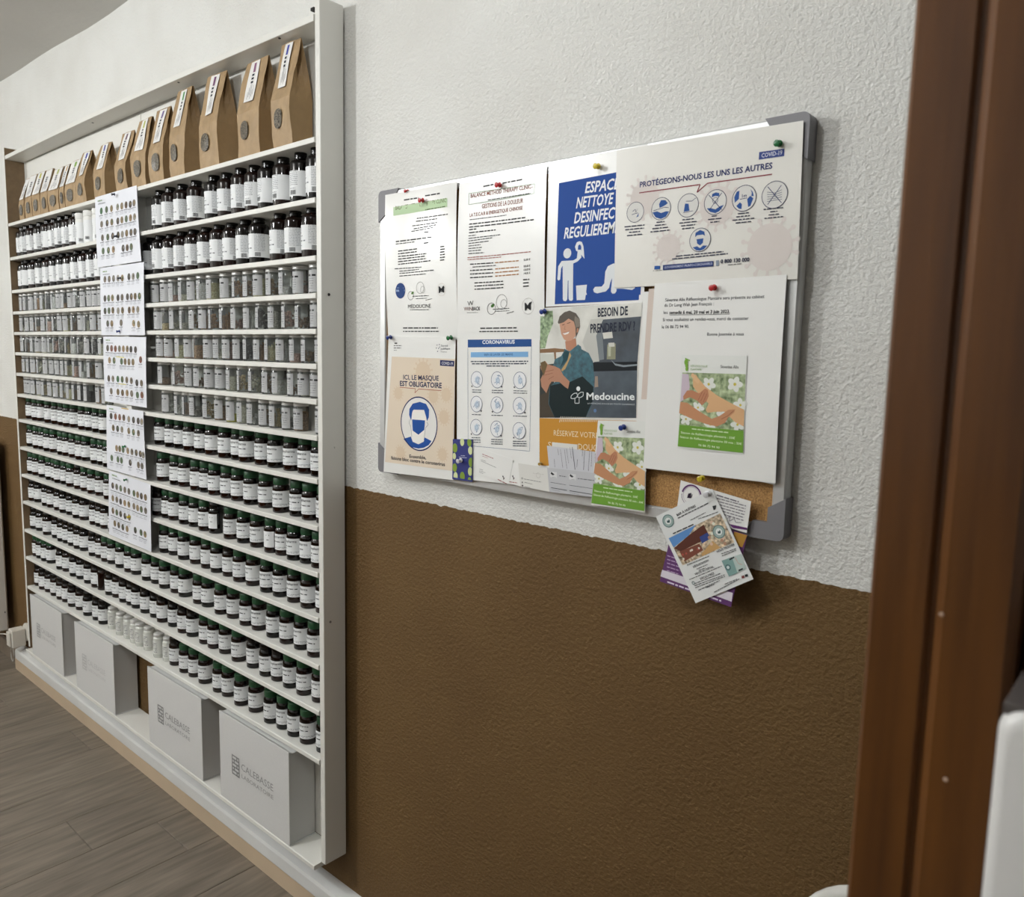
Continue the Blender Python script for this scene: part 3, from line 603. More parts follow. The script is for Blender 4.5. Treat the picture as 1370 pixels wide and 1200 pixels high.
def foot_flyer(name, label, K, corners, Y, curl=0.0):
    s = Sheet(name, label, 'flyer', K, corners, Y, mat('glossy_card', 'e4e6e2', .35, coat=.2), curl)
    s.part('photo'); s.quad([(.03, .185), (.99, .185), (.99, .76), (.02, .745)], '', True, 8, mt=FLW)
    rr = random.Random(3)
    for (x, y, r) in [(.45, .30, .010), (.84, .29, .011), (.93, .50, .009), (.30, .55, .008), (.12, .68, .008), (.5, .72, .008), (.68, .62, .009), (.9, .70, .009)]:
        for k in range(5):
            aa = k * 1.256 + x * 9; s.disc((x + .055 * math.cos(aa), y + .036 * math.sin(aa)), r * .62, 'e3e6df', True, 10, ry=r * .42, rot=-aa)
        s.disc((x, y), r * .22, 'c9b94e', True, 8)
    s.part('photo_hands')
    s.poly([(.03, .20), (.13, .20), (.16, .34), (.11, .46), (.02, .50)], 'cbbcc8', True)
    s.poly([(.20, .24), (.245, .20), (.28, .235), (.40, .325), (.58, .41), (.78, .48), (.99, .545), (.99, .715), (.86, .675), (.70, .575), (.55, .585), (.45, .60), (.42, .57), (.46, .50), (.32, .42), (.21, .33)], 'd9ae82', True)
    for k in range(5): s.disc((.195 + k * .022, .225 + k * .012 - (.012 if k < 2 else 0)), .0026, 'deb78c', True, 8, ry=.0036)
    s.poly([(.06, .44), (.12, .375), (.20, .37), (.31, .40), (.40, .345), (.445, .36), (.46, .42), (.43, .475), (.36, .525), (.28, .475), (.17, .445), (.07, .475)], 'bb8262', True)
    for k in range(3): s.line([(.30 + k * .04, .47 + k * .01), (.36 + k * .035, .38 + k * .01)], .0006, '8a5540', True)
    s.poly([(.02, .50), (.13, .505), (.33, .59), (.52, .66), (.64, .62), (.76, .555), (.86, .545), (.845, .58), (.76, .635), (.72, .69), (.60, .735), (.45, .72), (.22, .675), (.01, .62)], 'c38d68', True)
    s.line([(.84, .56), (.75, .62), (.66, .655)], .0007, '8a5a40', True)
    s.part('price_band'); s.quad([(.02, .745), (.99, .76), (.99, .985), (.01, .98)], '6fa03a', True, 4)
    s.greek((.22, .785), (.77, .795), .018, 'cfe0b8', True)
    s.text((.05, .838), (.87, .852), .022, 'Séance de Réflexologie plantaire : 50€', 'dfeacb', .01, True); s.text((.04, .885), (.97, .905), .022, 'Séance de Réflexologie plantaire 30 min : 30€', 'dfeacb', .01, True)
    s.text((.33, .955), (.65, .965), .022, '06 86 72 94 90', 'dfeacb', .01, True)
    s.part('heading')
    for k, (x, y, r) in enumerate([(.085, .075, .0032), (.095, .11, .0026), (.10, .145, .0024)]): s.disc((x, y), r, '7aa840', True, 10, ry=r * 1.5)
    for k in range(4): s.disc((.075 + k * .02, .038 + k * .006), .0011, '7aa840', True, 8)
    s.text((.16, .125), (.42, .125), .022, 'RÉFLEXOLOGUE', '8aa86a', 0, True); s.text((.16, .16), (.33, .16), .022, 'PLANTAIRE', '8aa86a', 0, True); s.text((.62, .13), (.89, .13), .032, 'Séverine Alix', '4c4f4c', 0, True)
    s.flush(); return s
foot_flyer('reflexology_flyer', 'foot massage flyer with green band stuck on the typed letter', K, [(255, 475), (618, 480), (600, 1025), (232, 990)], Y1 - 0.0080, 0.0)
K = K4
foot_flyer('reflexology_flyer', 'foot massage flyer with green band pinned at the bottom edge of the board', K, [(400, 650), (660, 655), (652, 1142), (362, 1100)], Y1 - 0.0042)
# --- small cards along the bottom edge ----------------------------------------
K = KK(590, 580, 11.417)
p = Sheet('patterned_card', 'small blue card patterned with green ovals below the mask poster', 'card', K, [(180, 85), (482, 88), (478, 738), (172, 695)], Y1 - 0.0034, mat('blue_card', '27307a', .45), nx=2, ny=3)
p.part('pattern')
for x, y, r, cc in [(325, 130, .007, 'cfd7a0'), (435, 135, .0075, '7f9a3c'), (215, 220, .0085, '86a040'), (450, 260, .0075, 'd3dca8'), (205, 345, .006, 'cfd7a0'), (460, 440, .0085, '7f9a3c'), (212, 520, .0078, '86a040'), (448, 580, .0078, 'c3d08e'), (225, 650, .0075, 'd3dca8'), (328, 655, .0085, '7f9a3c'), (438, 715, .006, '86a040')]:
    W0 = p.world((x, y)); r2 = min(r, abs(W0[0] - p.x0) * 1.0 + .001, abs(p.x1 - W0[0]) + .001) if False else r
    pts = []
    for k in range(18):
        aa = 2 * math.pi * k / 18; q = W0 + np.array([r * .8 * math.cos(aa), 0, r * 1.1 * math.sin(aa)]); q[0] = min(max(q[0], p.x0 + .001), p.x1 - .0015); q[2] = min(max(q[2], p.zb + .004), p.zt - .001); pts.append(q)
    p.poly(pts, cc, raw=True)
p.greek((305, 340), (368, 345), 14, 'c9cde0'); p.greek((275, 362), (400, 376), 12, 'c9cde0'); p.flush()
q1 = Sheet('business_card', 'tilted white business card with red lettering right of the patterned card', 'card', K, [(612, 228), (1105, 400), (1035, 775), (538, 610)], Y1 - 0.0026, PAPER, nx=2, ny=2)
q1.part('print'); q1.greek((632, 318), (800, 385), 16, 'a85a5c'); q1.greek((628, 345), (720, 378), 9, 'a85a5c'); q1.greek((612, 400), (690, 428), 9, '666666'); q1.greek((612, 420), (842, 522), 9, '555555'); q1.greek((590, 545), (642, 562), 10, '666666'); q1.greek((585, 570), (680, 600), 8, '777777'); q1.greek((585, 590), (650, 615), 8, '777777')
q1.disc((948, 655), .0016, '3a3a3a', n=8); q1.poly([(950, 660), (978, 680), (955, 712)], '77716c'); q1.greek((868, 705), (1000, 770), 20, '9a4a4c'); q1.flush()
q2 = Sheet('business_card', 'white business card with red lettering mostly tucked behind the greyer contact card', 'card', K, [(1100, 440), (1215, 470), (1205, 805), (1040, 760)], Y1 - 0.0022, PAPER, nx=2, ny=2)
q2.part('print'); q2.disc((1098, 652), .0016, '3a3a3a', n=8); q2.poly([(1100, 658), (1128, 680), (1105, 712)], '77716c'); q2.greek((1045, 742), (1165, 758), 18, '9a4a4c'); q2.flush()
K = KK(690, 570, 10.909)
q3 = Sheet('business_card', 'pale grey contact card with three tiny round symbols left of the card pocket', 'card', K, [(35, 540), (462, 605), (490, 960), (68, 880)], Y1 - 0.0036, PAPERG, nx=2, ny=2)
q3.part('print'); q3.disc((95, 763), .0018, '444444', n=10, rin=.6); q3.disc((98, 822), .0016, '444444', n=10, rin=.4); q3.disc((100, 868), .0017, '444444', n=10); q3.greek((120, 775), (375, 822), 14, '8a8a88'); q3.greek((130, 825), (245, 852), 14, '8a8a88'); q3.greek((135, 885), (215, 900), 10, '9a9a98'); q3.disc((330, 720), .005, 'c2c0ba', rin=.85); q3.greek((250, 690), (410, 712), 12, 'c8c6c0'); q3.flush()
q4 = Sheet('appointment_card', 'fan of appointment cards standing upright, tucked behind the grey pocket card', 'card', K, [(455, 285), (1195, 380), (1165, 690), (490, 640)], Y1 - 0.0040, mat('grey_card', 'c9cad0', .6), nx=3, ny=2)
q4.part('print')
for x0, y0, x1, y1 in [(575, 600, 565, 480), (690, 605, 655, 340), (630, 420, 615, 325), (750, 620, 715, 340), (775, 540, 745, 330), (815, 470, 795, 310), (895, 600, 905, 480), (975, 440, 980, 340), (992, 640, 1012, 350), (1065, 655, 1082, 365), (1105, 590, 1115, 370), (1160, 540, 1165, 390)]: q4.greek((x0, y0), (x1, y1), 9, '55565c')
q4.line([(868, 635), (825, 305)], .0010, '4a4b52'); q4.flush()
q6 = Sheet('appointment_card', 'cream-edged card sticking up behind the fan of appointment cards', 'card', K, [(530, 235), (900, 270), (895, 420), (525, 390)], Y1 - 0.0036, PAPERG, nx=2, ny=2)
q5 = Sheet('appointment_card', 'grey pocket card with two bird-like emblems in front of the card fan', 'card', K, [(458, 605), (1185, 690), (1110, 1035), (492, 960)], Y1 - 0.0046, mat('grey_card_front', 'bfc0c4', .6), nx=3, ny=2)
q5.part('print')
for dx, dy in ((0, 0), (278, 32)):
    q5.poly([(500 + dx, 668 + dy), (602 + dx, 672 + dy), (602 + dx, 762 + dy), (502 + dx, 745 + dy)], 'd6d7d8'); q5.poly([(520 + dx, 668 + dy), (568 + dx, 705 + dy), (545 + dx, 720 + dy), (510 + dx, 695 + dy)], '3a3b40'); q5.greek((535 + dx, 748 + dy), (590 + dx, 755 + dy), 7, '77787c')
q5.greek((635, 730), (740, 745), 18, '6a6b70'); q5.greek((905, 770), (1145, 800), 18, '6a6b70')
for x0, y0, x1, y1, t in [(510, 820, 735, 858, .0006), (785, 862, 1120, 912, .0006), (515, 898, 750, 938, .0010), (785, 942, 1112, 996, .0010)]: q5.line([(x0, y0), (x1, y1)], t * 1.2, '45464c')
q5.greek((530, 930), (650, 955), 8, '808186'); q5.greek((790, 975), (930, 1000), 8, '808186'); q5.flush()
# --- flyers hanging off the lower right -------------------------------------------
K = KK(860, 620, 5.714)
PUR = '5d2f68'
r1 = Sheet('purple_flyer', 'purple and white flyer hanging behind the oyster bar flyer', 'flyer', K, [(255, 380), (800, 545), (688, 1092), (143, 895)], Y1 - 0.0040, mat('purple_card', PUR, .5), nx=3, ny=3, lift=0.006)
r1.part('white_band'); r1.quad([(160, 808), (700, 985), (692, 1050), (148, 858)], 'd9d3dc', n=3); r1.part('picture'); r1.quad([(700, 520), (800, 548), (765, 640), (690, 615)], 'b0843a', n=3); r1.greek((200, 905), (612, 1050), 18, 'd9cfe0')
for i in range(5): r1.greek((195, 705 + i * 28), (290, 735 + i * 28), 12, 'b79fc0')
r1.flush()
r2 = Sheet('thank_you_card', 'white card with a purple ring logo tucked behind the oyster bar flyer', 'card', K, [(290, 128), (828, 290), (795, 532), (258, 370)], Y1 - 0.0050, PAPER, nx=3, ny=3)
r2.part('ring_logo')
c0 = r2.world((372, 245))
for a0, a1, ro, ri, cc in [(0.15, 2.9, .0172, .0148, PUR), (3.1, 6.2, .0172, .0164, '8c7a94'), (0, 6.283, .0140, .0136, '8c7a94')]:
    pts = [c0 + np.array([ro * math.cos(a0 + (a1 - a0) * k / 20), 0, ro * math.sin(a0 + (a1 - a0) * k / 20)]) for k in range(21)] + [c0 + np.array([ri * math.cos(a1 + (a0 - a1) * k / 20), 0, ri * math.sin(a1 + (a0 - a1) * k / 20)]) for k in range(21)]
    for k in range(20): r2.poly([pts[k], pts[k + 1], pts[40 - k], pts[41 - k]], cc, raw=True)
r2.poly([(350, 230), (372, 225), (366, 255), (385, 230), (370, 265), (340, 262)], '33263a')
r2.part('print')
r2.greek((565, 245), (735, 298), 15, '6f6a74')
for i in range(6): r2.greek((565 + i * 8, 268 + i * 24), (790 - i * 4, 328 + i * 22), 11, '77727c')
r2.line([(650, 420), (670, 400), (665, 440), (700, 420), (712, 450), (755, 452)], .0007, '4a4450'); r2.quad([(662, 462), (800, 492), (798, 508), (690, 492)], PUR, n=3); r2.flush()
r3 = Sheet('oyster_bar_flyer', 'tilted white oyster bar flyer with terrace photo, pinned at the bottom right corner', 'flyer', K, [(105, 405), (530, 195), (855, 880), (418, 1062)], Y1 - 0.0066, mat('flyer_card', 'e2e4e3', .4, coat=.15), nx=4, ny=5, lift=0.006)
r3.part('photo'); r3.quad([(205, 570), (595, 380), (705, 600), (315, 775)], '', n=6, mt=mat('photo_terrace', '6f5a44', .5, var=.6, vscale=190, hex2='c9b79c'))
r3.poly([(205, 570), (410, 468), (360, 545), (245, 640)], '5f8fc9'); r3.poly([(360, 545), (470, 465), (520, 560), (300, 670), (248, 645)], '5a3328'); r3.poly([(440, 560), (500, 525), (525, 570), (460, 610)], '3a4a86'); r3.poly([(290, 670), (440, 610), (470, 660), (330, 745)], '7d4a3c'); r3.poly([(455, 690), (540, 590), (600, 640), (465, 705)], 'c9a06a')
for i in range(16):
    rr = random.Random(i); r3.disc((rr.uniform(500, 640), rr.uniform(430, 620)), .0026, ['d8b9a4', 'c9c2a8', 'b58a72', 'dfe0d2'][i % 4], n=8)
for i in range(9):
    rr = random.Random(i + 50); r3.disc((rr.uniform(310, 440), rr.uniform(640, 730)), .0018, ['d8c9b8', 'b0564a', 'e0d8cc'][i % 3], n=7)
r3.part('round_stamp')
for x, y in ((200, 438), (588, 520)):
    r3.disc((x, y), .0104, '5d7a7a'); r3.disc((x, y), .0090, '9cb0ac', rin=.62); r3.disc((x, y), .0054, 'dfe4e2'); r3.poly([(x - 8, y + 14), (x - 10, y - 6), (x, y - 2), (x + 6, y - 16), (x + 14, y), (x + 12, y + 14)], '3f5757')
r3.part('print')
r3.text((268, 402), (410, 330), 17, 'BAR À HUÎTRES', '2c2e30', .02); r3.greek((275, 420), (505, 305), 11, '4c4e50'); r3.greek((370, 435), (485, 375), 8, '55575a'); r3.greek((430, 425), (580, 372), 8, '55575a')
r3.greek((240, 538), (400, 465), 13, '3a3c3e'); r3.poly([(535, 325), (565, 318), (560, 350), (545, 355)], '3a3c3e')
for t, x0, y0, x1, y1, hh in [('DÉGUSTATION', 400, 795, 515, 742, 15), ('VENTE AU DÉTAIL', 412, 850, 555, 790, 14), ('DÉCOUVREZ', 455, 885, 560, 840, 15), ('NOUS TROUVER', 578, 680, 712, 622, 17)]: r3.text((x0, y0), (x1, y1), hh, t, '34363a', .015)
for x0, y0, x1, y1 in [(425, 805, 505, 770), (440, 816, 490, 796), (412, 915, 605, 838), (410, 932, 638, 848), (415, 947, 640, 860), (350, 775, 520, 705), (370, 885, 615, 782), (440, 965, 600, 892), (500, 945, 560, 920), (560, 980, 750, 880), (610, 690, 720, 650), (615, 705, 722, 662), (640, 920, 735, 880)]: r3.greek((x0, y0), (x1, y1), 8, '55575a')
r3.part('map'); r3.quad([(612, 740), (760, 688), (800, 800), (670, 860)], 'b9c9c4', n=4); r3.poly([(612, 740), (690, 712), (735, 832), (670, 860)], '7fa09c'); r3.disc((662, 790), .0045, '4f6e70'); r3.disc((662, 790), .0025, 'c9d8d6'); r3.line([(672, 732), (708, 712)], .0022, '2a2c2e'); r3.line([(742, 815), (775, 800)], .0022, '2a2c2e'); r3.line([(715, 715), (740, 760), (770, 770)], .0006, 'd08a70'); r3.part('print'); r3.quad([(765, 855), (785, 850), (788, 870), (768, 875)], '8a4a4a', n=2); r3.quad([(790, 845), (812, 840), (814, 858), (794, 862)], '333538', n=2); r3.disc((400, 908), .0028, '7a9090', rin=.6)
r3.flush()
# ------------------------------------------------------------------ push pins
def pin_meshes(colname, hexc, k=1.0):
    m = mat('pin_' + colname, hexc, 0.25, coat=0.3)
    prof = [(.0012, .0), (.0045, .0004), (.0048, .0012), (.0030, .0022), (.0024, .0060), (.0032, .0078), (.0044, .0086), (.0046, .0100), (.0036, .0106), (.0012, .0108)]
    V, F = lathe([(r * k, z * k) for r, z in prof], 14); me = smooth_by_angle(mesh('pin_head', V, F, m), 0.9)
    V, F = lathe([(.0004, -.006), (.0005, .0008)], 6); nd = mesh('needle', V, F, mat('pin_steel', 'b5b5b8', .3, .9))
    return me, nd
_pins = {}
def pin(colname, hexc, px, Y, label, k=1.0, tilt=(0.15, 0.1)):
    key = (colname, k)
    if key not in _pins: _pins[key] = pin_meshes(colname, hexc, k)
    w = onY(px, Y)
    o = empty('push_pin', tuple(w), label, 'push pin', 'push pins', rot=(math.pi / 2 + tilt[0], tilt[1], 0))
    link('pin_head', _pins[key][0], o); link('needle', _pins[key][1], o)
YP = -0.0345
pin('red', 'b5262c', (566, 268), YP, 'red push pin at the top of the green-titled price list')
pin('red', 'b5262c', (545.5, 255.5), -0.0275, 'dark red push pin half hidden above the green-titled price list', 0.8)
pin('red', 'b5262c', (669, 247.5), YP, 'red push pin at the top of the red-titled price list')
pin('yellow', 'c9b52c', (801, 222.5), YP, 'yellow push pin above the blue cleaning notice')
pin('green', '1f6a3c', (1043, 192), -0.0355, 'green push pin above the covid notice label')
pin('red', 'b5262c', (956, 384.5), -0.0375, 'red push pin holding the typed letter')
pin('yellow', 'c9b52c', (940, 639), -0.0335, 'yellow push pin under the typed letter, in bare cork')
pin('blue', '24397f', (729, 416.5), -0.0345, 'blue push pin at the top left of the woman photo poster')
pin('blue', '24397f', (523, 451), -0.0345, 'blue push pin at the top left of the mask poster')
pin('green', '1f6a3c', (604, 451.5), -0.0345, 'green push pin at the top right of the mask poster')
pin('blue', '24397f', (835, 571), -0.0365, 'blue push pin at the top of the lower foot massage flyer')
pin('white', 'd5d5d8', (617, 615.5), -0.0355, 'white push pin in the blue patterned card')
pin('white', 'd5d5d8', (948, 660), -0.0385, 'white push pin holding the oyster bar flyer')
pin('brass', 'a8873c', (724, 620), -0.0350, 'small brass pin at the lower left of the orange panel', 0.6)

# ------------------------------------------------------------------ shelf unit
WHT = mat('white_melamine', 'dddcd6', 0.4, var=0.02, vscale=5)
EDGE = mat('white_edge', 'e6e5df', 0.35)
BRN = mat('brown_fibreboard', '6f5b42', 0.7, var=0.12, vscale=60)
BACK = mat('back_panel_white', 'dcdbd5', 0.6, var=0.03, vscale=4)
SX0, SX1 = -3.528, -1.507
SF, SB = -0.0735, -0.008
SZ = [1.905, 1.777, 1.652, 1.570, 1.491, 1.4125, 1.3325, 1.250, 1.150, 1.040, 0.930, 0.821, 0.706, 0.593, 0.470]
SZ = [1.44 + (z - 1.44) * 1.0063 for z in SZ]
unit = empty('wall_shelf', ((SX0 + SX1) / 2, 0.0, 0.19), 'tall white wall shelf unit with many shallow rows of bottles and jars', 'shelf unit')
box('side_panel', SX1, SX1 + 0.018, -0.070, -0.008, 0.199, 2.195, WHT, unit, 0.0012)
lp = Acc()      # left panel: brown board with a white lacquered edge
V, F = boxVF(SX0 - 0.012, SX0, -0.0745, -0.008, 0.205, 2.19); lp.add(V, F, BRN)
V, F = boxVF(SX0 - 0.0125, SX0 + 0.0005, -0.076, -0.0745, 0.205, 2.19); lp.add(V, F, EDGE)
V, F = boxVF(SX0 - 0.0135, SX0 - 0.012, -0.076, -0.008, 0.205, 2.19); lp.add(V, F, EDGE)
V, F = boxVF(SX0 - 0.0125, SX0 + 0.0003, -0.076, -0.008, 2.19, 2.193); lp.add(V, F, EDGE)
lp.build('side_panel', unit)
def plate(name, z, x0=SX0, x1=SX1, front=SF, back=SB, th=0.012, bow=0.0, m=WHT):
    n = 12; V = []; F = []
    prof = [(back, -th), (front + .001, -th), (front, -th + .001), (front, -.0015), (front + .0015, 0), (back, 0)]
    k = len(prof)
    for i in range(n + 1):
        t = i / n; x = x0 + (x1 - x0) * t; dz = bow * math.sin(math.pi * t)
        V += [(x, y, z + q + dz) for y, q in prof]
    for i in range(n):
        for j in range(k): F.append((i * k + j, i * k + (j + 1) % k, (i + 1) * k + (j + 1) % k, (i + 1) * k + j))
    F.append(tuple(range(k))[::-1]); F.append(tuple(n * k + j for j in range(k)))
    og = unit.location; V = [(v[0] - og[0], v[1] - og[1], v[2] - og[2]) for v in V]
    return link(name, fixn(mesh(name, V, F, m)), unit)
plate('top_board', 2.162, th=0.015, bow=0.008)
DIVX = -2.500
for i, z in enumerate(SZ): plate('shelf', z)
plate('bottom_shelf', 0.199, front=-0.090, th=0.012)
box('divider', DIVX - 0.018, DIVX + 0.018, -0.0725, SB, SZ[11] + 0.0002, SZ[0] - 0.0122, WHT, unit)
for x0, x1 in ((SX0, DIVX - 0.002), (DIVX + 0.002, SX1)):
    box('back_panel', x0, x1, SB + 0.0005, -0.0015, 0.50, 2.146, BACK, unit)
box('back_panel', -1.640, SX1, SB + 0.0005, -0.0015, 0.2, 0.455, BACK, unit)
SCR = mat('screw_dark', '1c1b1a', 0.4, 0.4)
def spot(name, X, px, r, m, parent):
    w = onY(px, -0.04); d = ray(px); t = (X - CAM[0]) / d[0]; w = CAM + d * t
    V, F = lathe([(r, 0), (r * .8, .0015)], 10)
    return link(name, mesh(name, V, F, m), parent, tuple(w - np.array(parent.location)), (0, math.pi / 2, 0))
spot('screw', SX1 + 0.018, (440, 394), 0.0034, SCR, unit)
spot('screw', SX1 + 0.018, (442, 832), 0.0030, mat('screw_steel', '8a8a8a', .3, .8), unit)
spot('screw', SX1 + 0.018, (448, 598.5), 0.0026, mat('screw_cap_white', 'd5d4ce', .4), unit)
for px in ((124, 164), (239, 110), (374, 51)):
    w = onZ(px, 2.1475); V, F = lathe([(.003, -.0014), (.003, 0)], 10)
    link('screw', mesh('screw', V, F, SCR), unit, tuple(w - np.array(unit.location)))
box('bracket', SX1 - 0.012, SX1 - 0.0005, -0.072, -0.020, 2.1705, 2.1765, SCR, unit)

# ------------------------------------------------------------------ bottles and jars
AMB = mat('amber_glass', '0e0504', 0.06, spec=0.45, var=0.25, vscale=18, hex2='190805')
AMB2 = mat('amber_glass_dark', '070404', 0.06, spec=0.45)
LBL = mat('label_paper', 'e3e5e6', 0.6); LBG = mat('label_paper_grey', 'b0b1b2', 0.6, var=0.06, vscale=120)
GCAP = mat('green_cap', '174527', 0.4, var=0.1, vscale=30); BCAP = mat('black_cap', '070707', 0.22)
SIL = mat('silver_lid', 'd2d2d0', 0.3, 0.2); GLS = glassmat('clear_glass', 'e8eceb'); WPL = mat('white_plastic', 'e2e2de', 0.45)
TX = ink('3c3e40'); TXL = ink('8f9296')
def wrap(r, a, z, da=0.0): return (r * math.sin(a), -r * math.cos(a), z)
def label_mesh(name, r, z0, z1, a0, a1, paper, lines, seg=16):
    """lines: (kind, angle0, angle1, z, height, string)"""
    A = Acc(); V = []; F = []
    for z in (z0, z1):
        for i in range(seg + 1): V.append(wrap(r, a0 + (a1 - a0) * i / seg, z))
    for i in range(seg): F.append((i, i + 1, seg + 2 + i, seg + 1 + i))
    A.add(V, F, paper); R = r + 0.00018
    def patch(b0, b1, za, zb, m):
        n = max(1, int(abs(b1 - b0) / 0.25)); V = []; F = []
        for z in (za, zb):
            for i in range(n + 1): V.append(wrap(R, b0 + (b1 - b0) * i / n, z))
        for i in range(n): F.append((i, i + 1, n + 2 + i, n + 1 + i))
        A.add(V, F, m)
    rr = random.Random(hash(name) % 1000 if False else len(lines) * 7 + int(r * 1e5))
    for L_ in lines:
        kind, b0, b1, z, hgt = L_[:5]
        if kind == 'text':
            TV, TF, w = text2d(L_[5], 0.012)
            A.add([wrap(R, b0 + (b1 - b0) * x / w, z + y * hgt / CAP) for x, y in TV], TF, L_[6])
        elif kind == 'greek':
            a = b0
            while a < b1:
                d = min(hgt * rr.uniform(1.2, 4.5) / r, b1 - a); patch(a, a + d, z, z + hgt * .6, L_[5]); a += d + hgt * .6 / r
        elif kind == 'bar':
            a = b0
            while a < b1: d = rr.uniform(.012, .035); patch(a, a + d, z, z + hgt, TX); a += d + rr.uniform(.012, .03)
    return smooth_by_angle(mesh(name, A.V, A.F, A.mats, A.M), 0.5)
def fin(prof, seg, m, name): V, F = lathe(prof, seg); return smooth_by_angle(mesh(name, V, F, m), 0.7)
# amber jar with screw cap: 8.8 cm tall
RG, HG = 0.0215, 0.088
G_body = [fin([(.019, 0), (.0212, .0015), (RG, .004), (RG, .060), (.0208, .065), (.018, .0695), (.0172, .071), (.0172, .072)], 22, mm, 'jar_body') for mm in (AMB, AMB2)]
capv = [(.0188, .0705), (.0192, .072), (.0192, .0855), (.0180, .0875), (.0120, .088)]
G_cap = {'green': fin(capv, 22, GCAP, 'cap'), 'black': fin(capv, 22, BCAP, 'cap')}
def g_label(v):
    r = RG + .0003; sh = [-.0, .05, -.05][v % 3]
    L_ = [('text', -.95 + sh, 1.0 + sh, .0455, .0062, 'Alsopharma', ink('585a5c')), ('greek', -.6 + sh, .55 + sh + .2 * v, .0345, .0042, TX), ('greek', -.6 + sh, -.2 + sh, .0290, .003, TX), ('greek', -.95, 1.9, .0215, .0022, TXL), ('greek', -.95, 1.6, .0188, .0022, TXL)]
    if v == 3: return label_mesh('label', r, .0150, .0560, -2.6, 1.30, LBL, [('greek', .3, .8, .045, .004, TX), ('greek', .4, .7, .033, .004, TX)])
    if v == 4: return label_mesh('label', r, .0150, .0560, -2.6, .25, LBL, [('greek', -.6, .0, .045, .004, TX)])
    return label_mesh('label', r, .0150, .0555, -2.4, 2.4, LBL, L_)
G_lab = [g_label(v) for v in range(5)]
# tall amber bottle: 12.2 cm
RT = 0.0258
T_body = [fin([(.0232, 0), (.0254, .0015), (RT, .005), (RT, .0885), (.0250, .0930), (.0220, .0970), (.0165, .1000), (.0138, .1015), (.0138, .1030)], 22, mm, 'bottle_body') for mm in (AMB, AMB2)]
T_cap = fin([(.0140, .1020), (.0148, .1026), (.0148, .1050), (.0136, .1058), (.0136, .1072), (.0146, .1080), (.0146, .1195), (.0135, .1210), (.008, .1215)], 20, BCAP, 'cap')
def t_label(v):
    r = RT + .0003; L_ = []
    if v < 3:
        L_ += [('greek', -1.0, -.55, .0720, .002, TXL), ('greek', -.9, -.35, .0555, .0040, TX), ('greek', -.95, -.1, .0485, .0030, TX), ('greek', -.95, .25, .0370, .0048, ink('6a6c70')), ('greek', -.9, -.15, .0270, .0030, TXL)]
        L_ += [('greek', .55, 1.6, .072 - i * .0036, .0019, TXL) for i in range(12)]
        L_ += [('bar', .62 + .12 * v, 1.15 + .12 * v, .0185, .0098)]
    else:
        L_ += [('greek', -.45, .5, .071 - i * .0042, .0021, TXL) for i in range(8)] + [('greek', -.4, .3, .0330, .003, TXL), ('bar', -.3, .32, .0200, .0100)]
    return label_mesh('label', r, .0165 if v != 2 else .0180, .0735, -2.3, 2.3 if v != 1 else 1.5, LBL, L_)
T_lab = [t_label(v) for v in range(4)]
# small clear specimen jar: 6.9 cm
RJ = 0.0182
J_body = fin([(.0165, 0), (.0178, .001), (RJ, .003), (RJ, .058), (.0172, .0600), (.0172, .0605)], 20, GLS, 'jar_body')
J_lid = fin([(.0178, .0600), (.0184, .0605), (.0184, .0672), (.0176, .0685), (.010, .0688)], 20, SIL, 'lid')
def j_label(v):
    r = RJ + .0003; a0, a1 = [(-1.9, .40), (-1.7, .75), (-1.9, 1.25), (-1.9, .15)][v]
    L_ = [('greek', -.75, min(.2 + .2 * v, a1 - .05), .0405, .0068, ink('222222'))] + [('greek', -.8, min(a1 - .1, .3), .0345 - i * .0055, .0022, ink('77787a')) for i in range(5)] + [('greek', -.8, -.3, .0470, .002, ink('777777'))]
    return label_mesh('label', r, .005, .0545, a0, a1, LBG, L_)
J_lab = [j_label(v) for v in range(4)]
def contents(kind, seed, hfill):
    rr = random.Random(seed); A = Acc(); m = mat('herb_0', '8a7048', .8, var=.35, vscale=260)
    if kind == 'powder':
        V, F = lathe([(.0160, .0012), (.0172, .003), (.0172, hfill), (.0120, hfill + .002), (.004, hfill + .003)], 14); A.add(V, F, m)
    else:
        n = 42 if kind == 'chunks' else 16
        for i in range(n):
            if kind == 'chunks':
                s = rr.uniform(.0022, .0048); a = rr.uniform(0, 6.28); q = (.0172 - s) * math.sqrt(rr.uniform(.3, 1)); c = Vector((q * math.cos(a), q * math.sin(a), .002 + s + rr.uniform(0, 1) * hfill)); dim = (s, s * rr.uniform(.5, 1), s * rr.uniform(.3, .9))
                rot = Matrix.Rotation(rr.uniform(0, 6), 3, Vector((rr.uniform(-1, 1), rr.uniform(-1, 1), rr.uniform(-1, 1))).normalized())
            else:
                L_ = rr.uniform(.012, .024); a = rr.uniform(0, 6.28); q = rr.uniform(.002, .0095); c = Vector((q * math.cos(a), q * math.sin(a), .004 + L_ * .9)); dim = (.0010, .0016, L_)
                rot = Matrix.Rotation(rr.uniform(-.28, .28), 3, 'X') @ Matrix.Rotation(rr.uniform(-.28, .28), 3, 'Y')
            V, F = boxVF(-dim[0], dim[0], -dim[1], dim[1], -dim[2], dim[2]); A.add([tuple(c + rot @ Vector(v)) for v in V], F, m)
    return mesh('contents', A.V, A.F, A.mats, A.M)
J_con = [contents('powder', 1, .020), contents('powder', 2, .036), contents('powder', 3, .045), contents('chunks', 4, .020), contents('chunks', 5, .034), contents('chunks', 6, .040), contents('sticks', 7, 0), contents('sticks', 8, 0)]
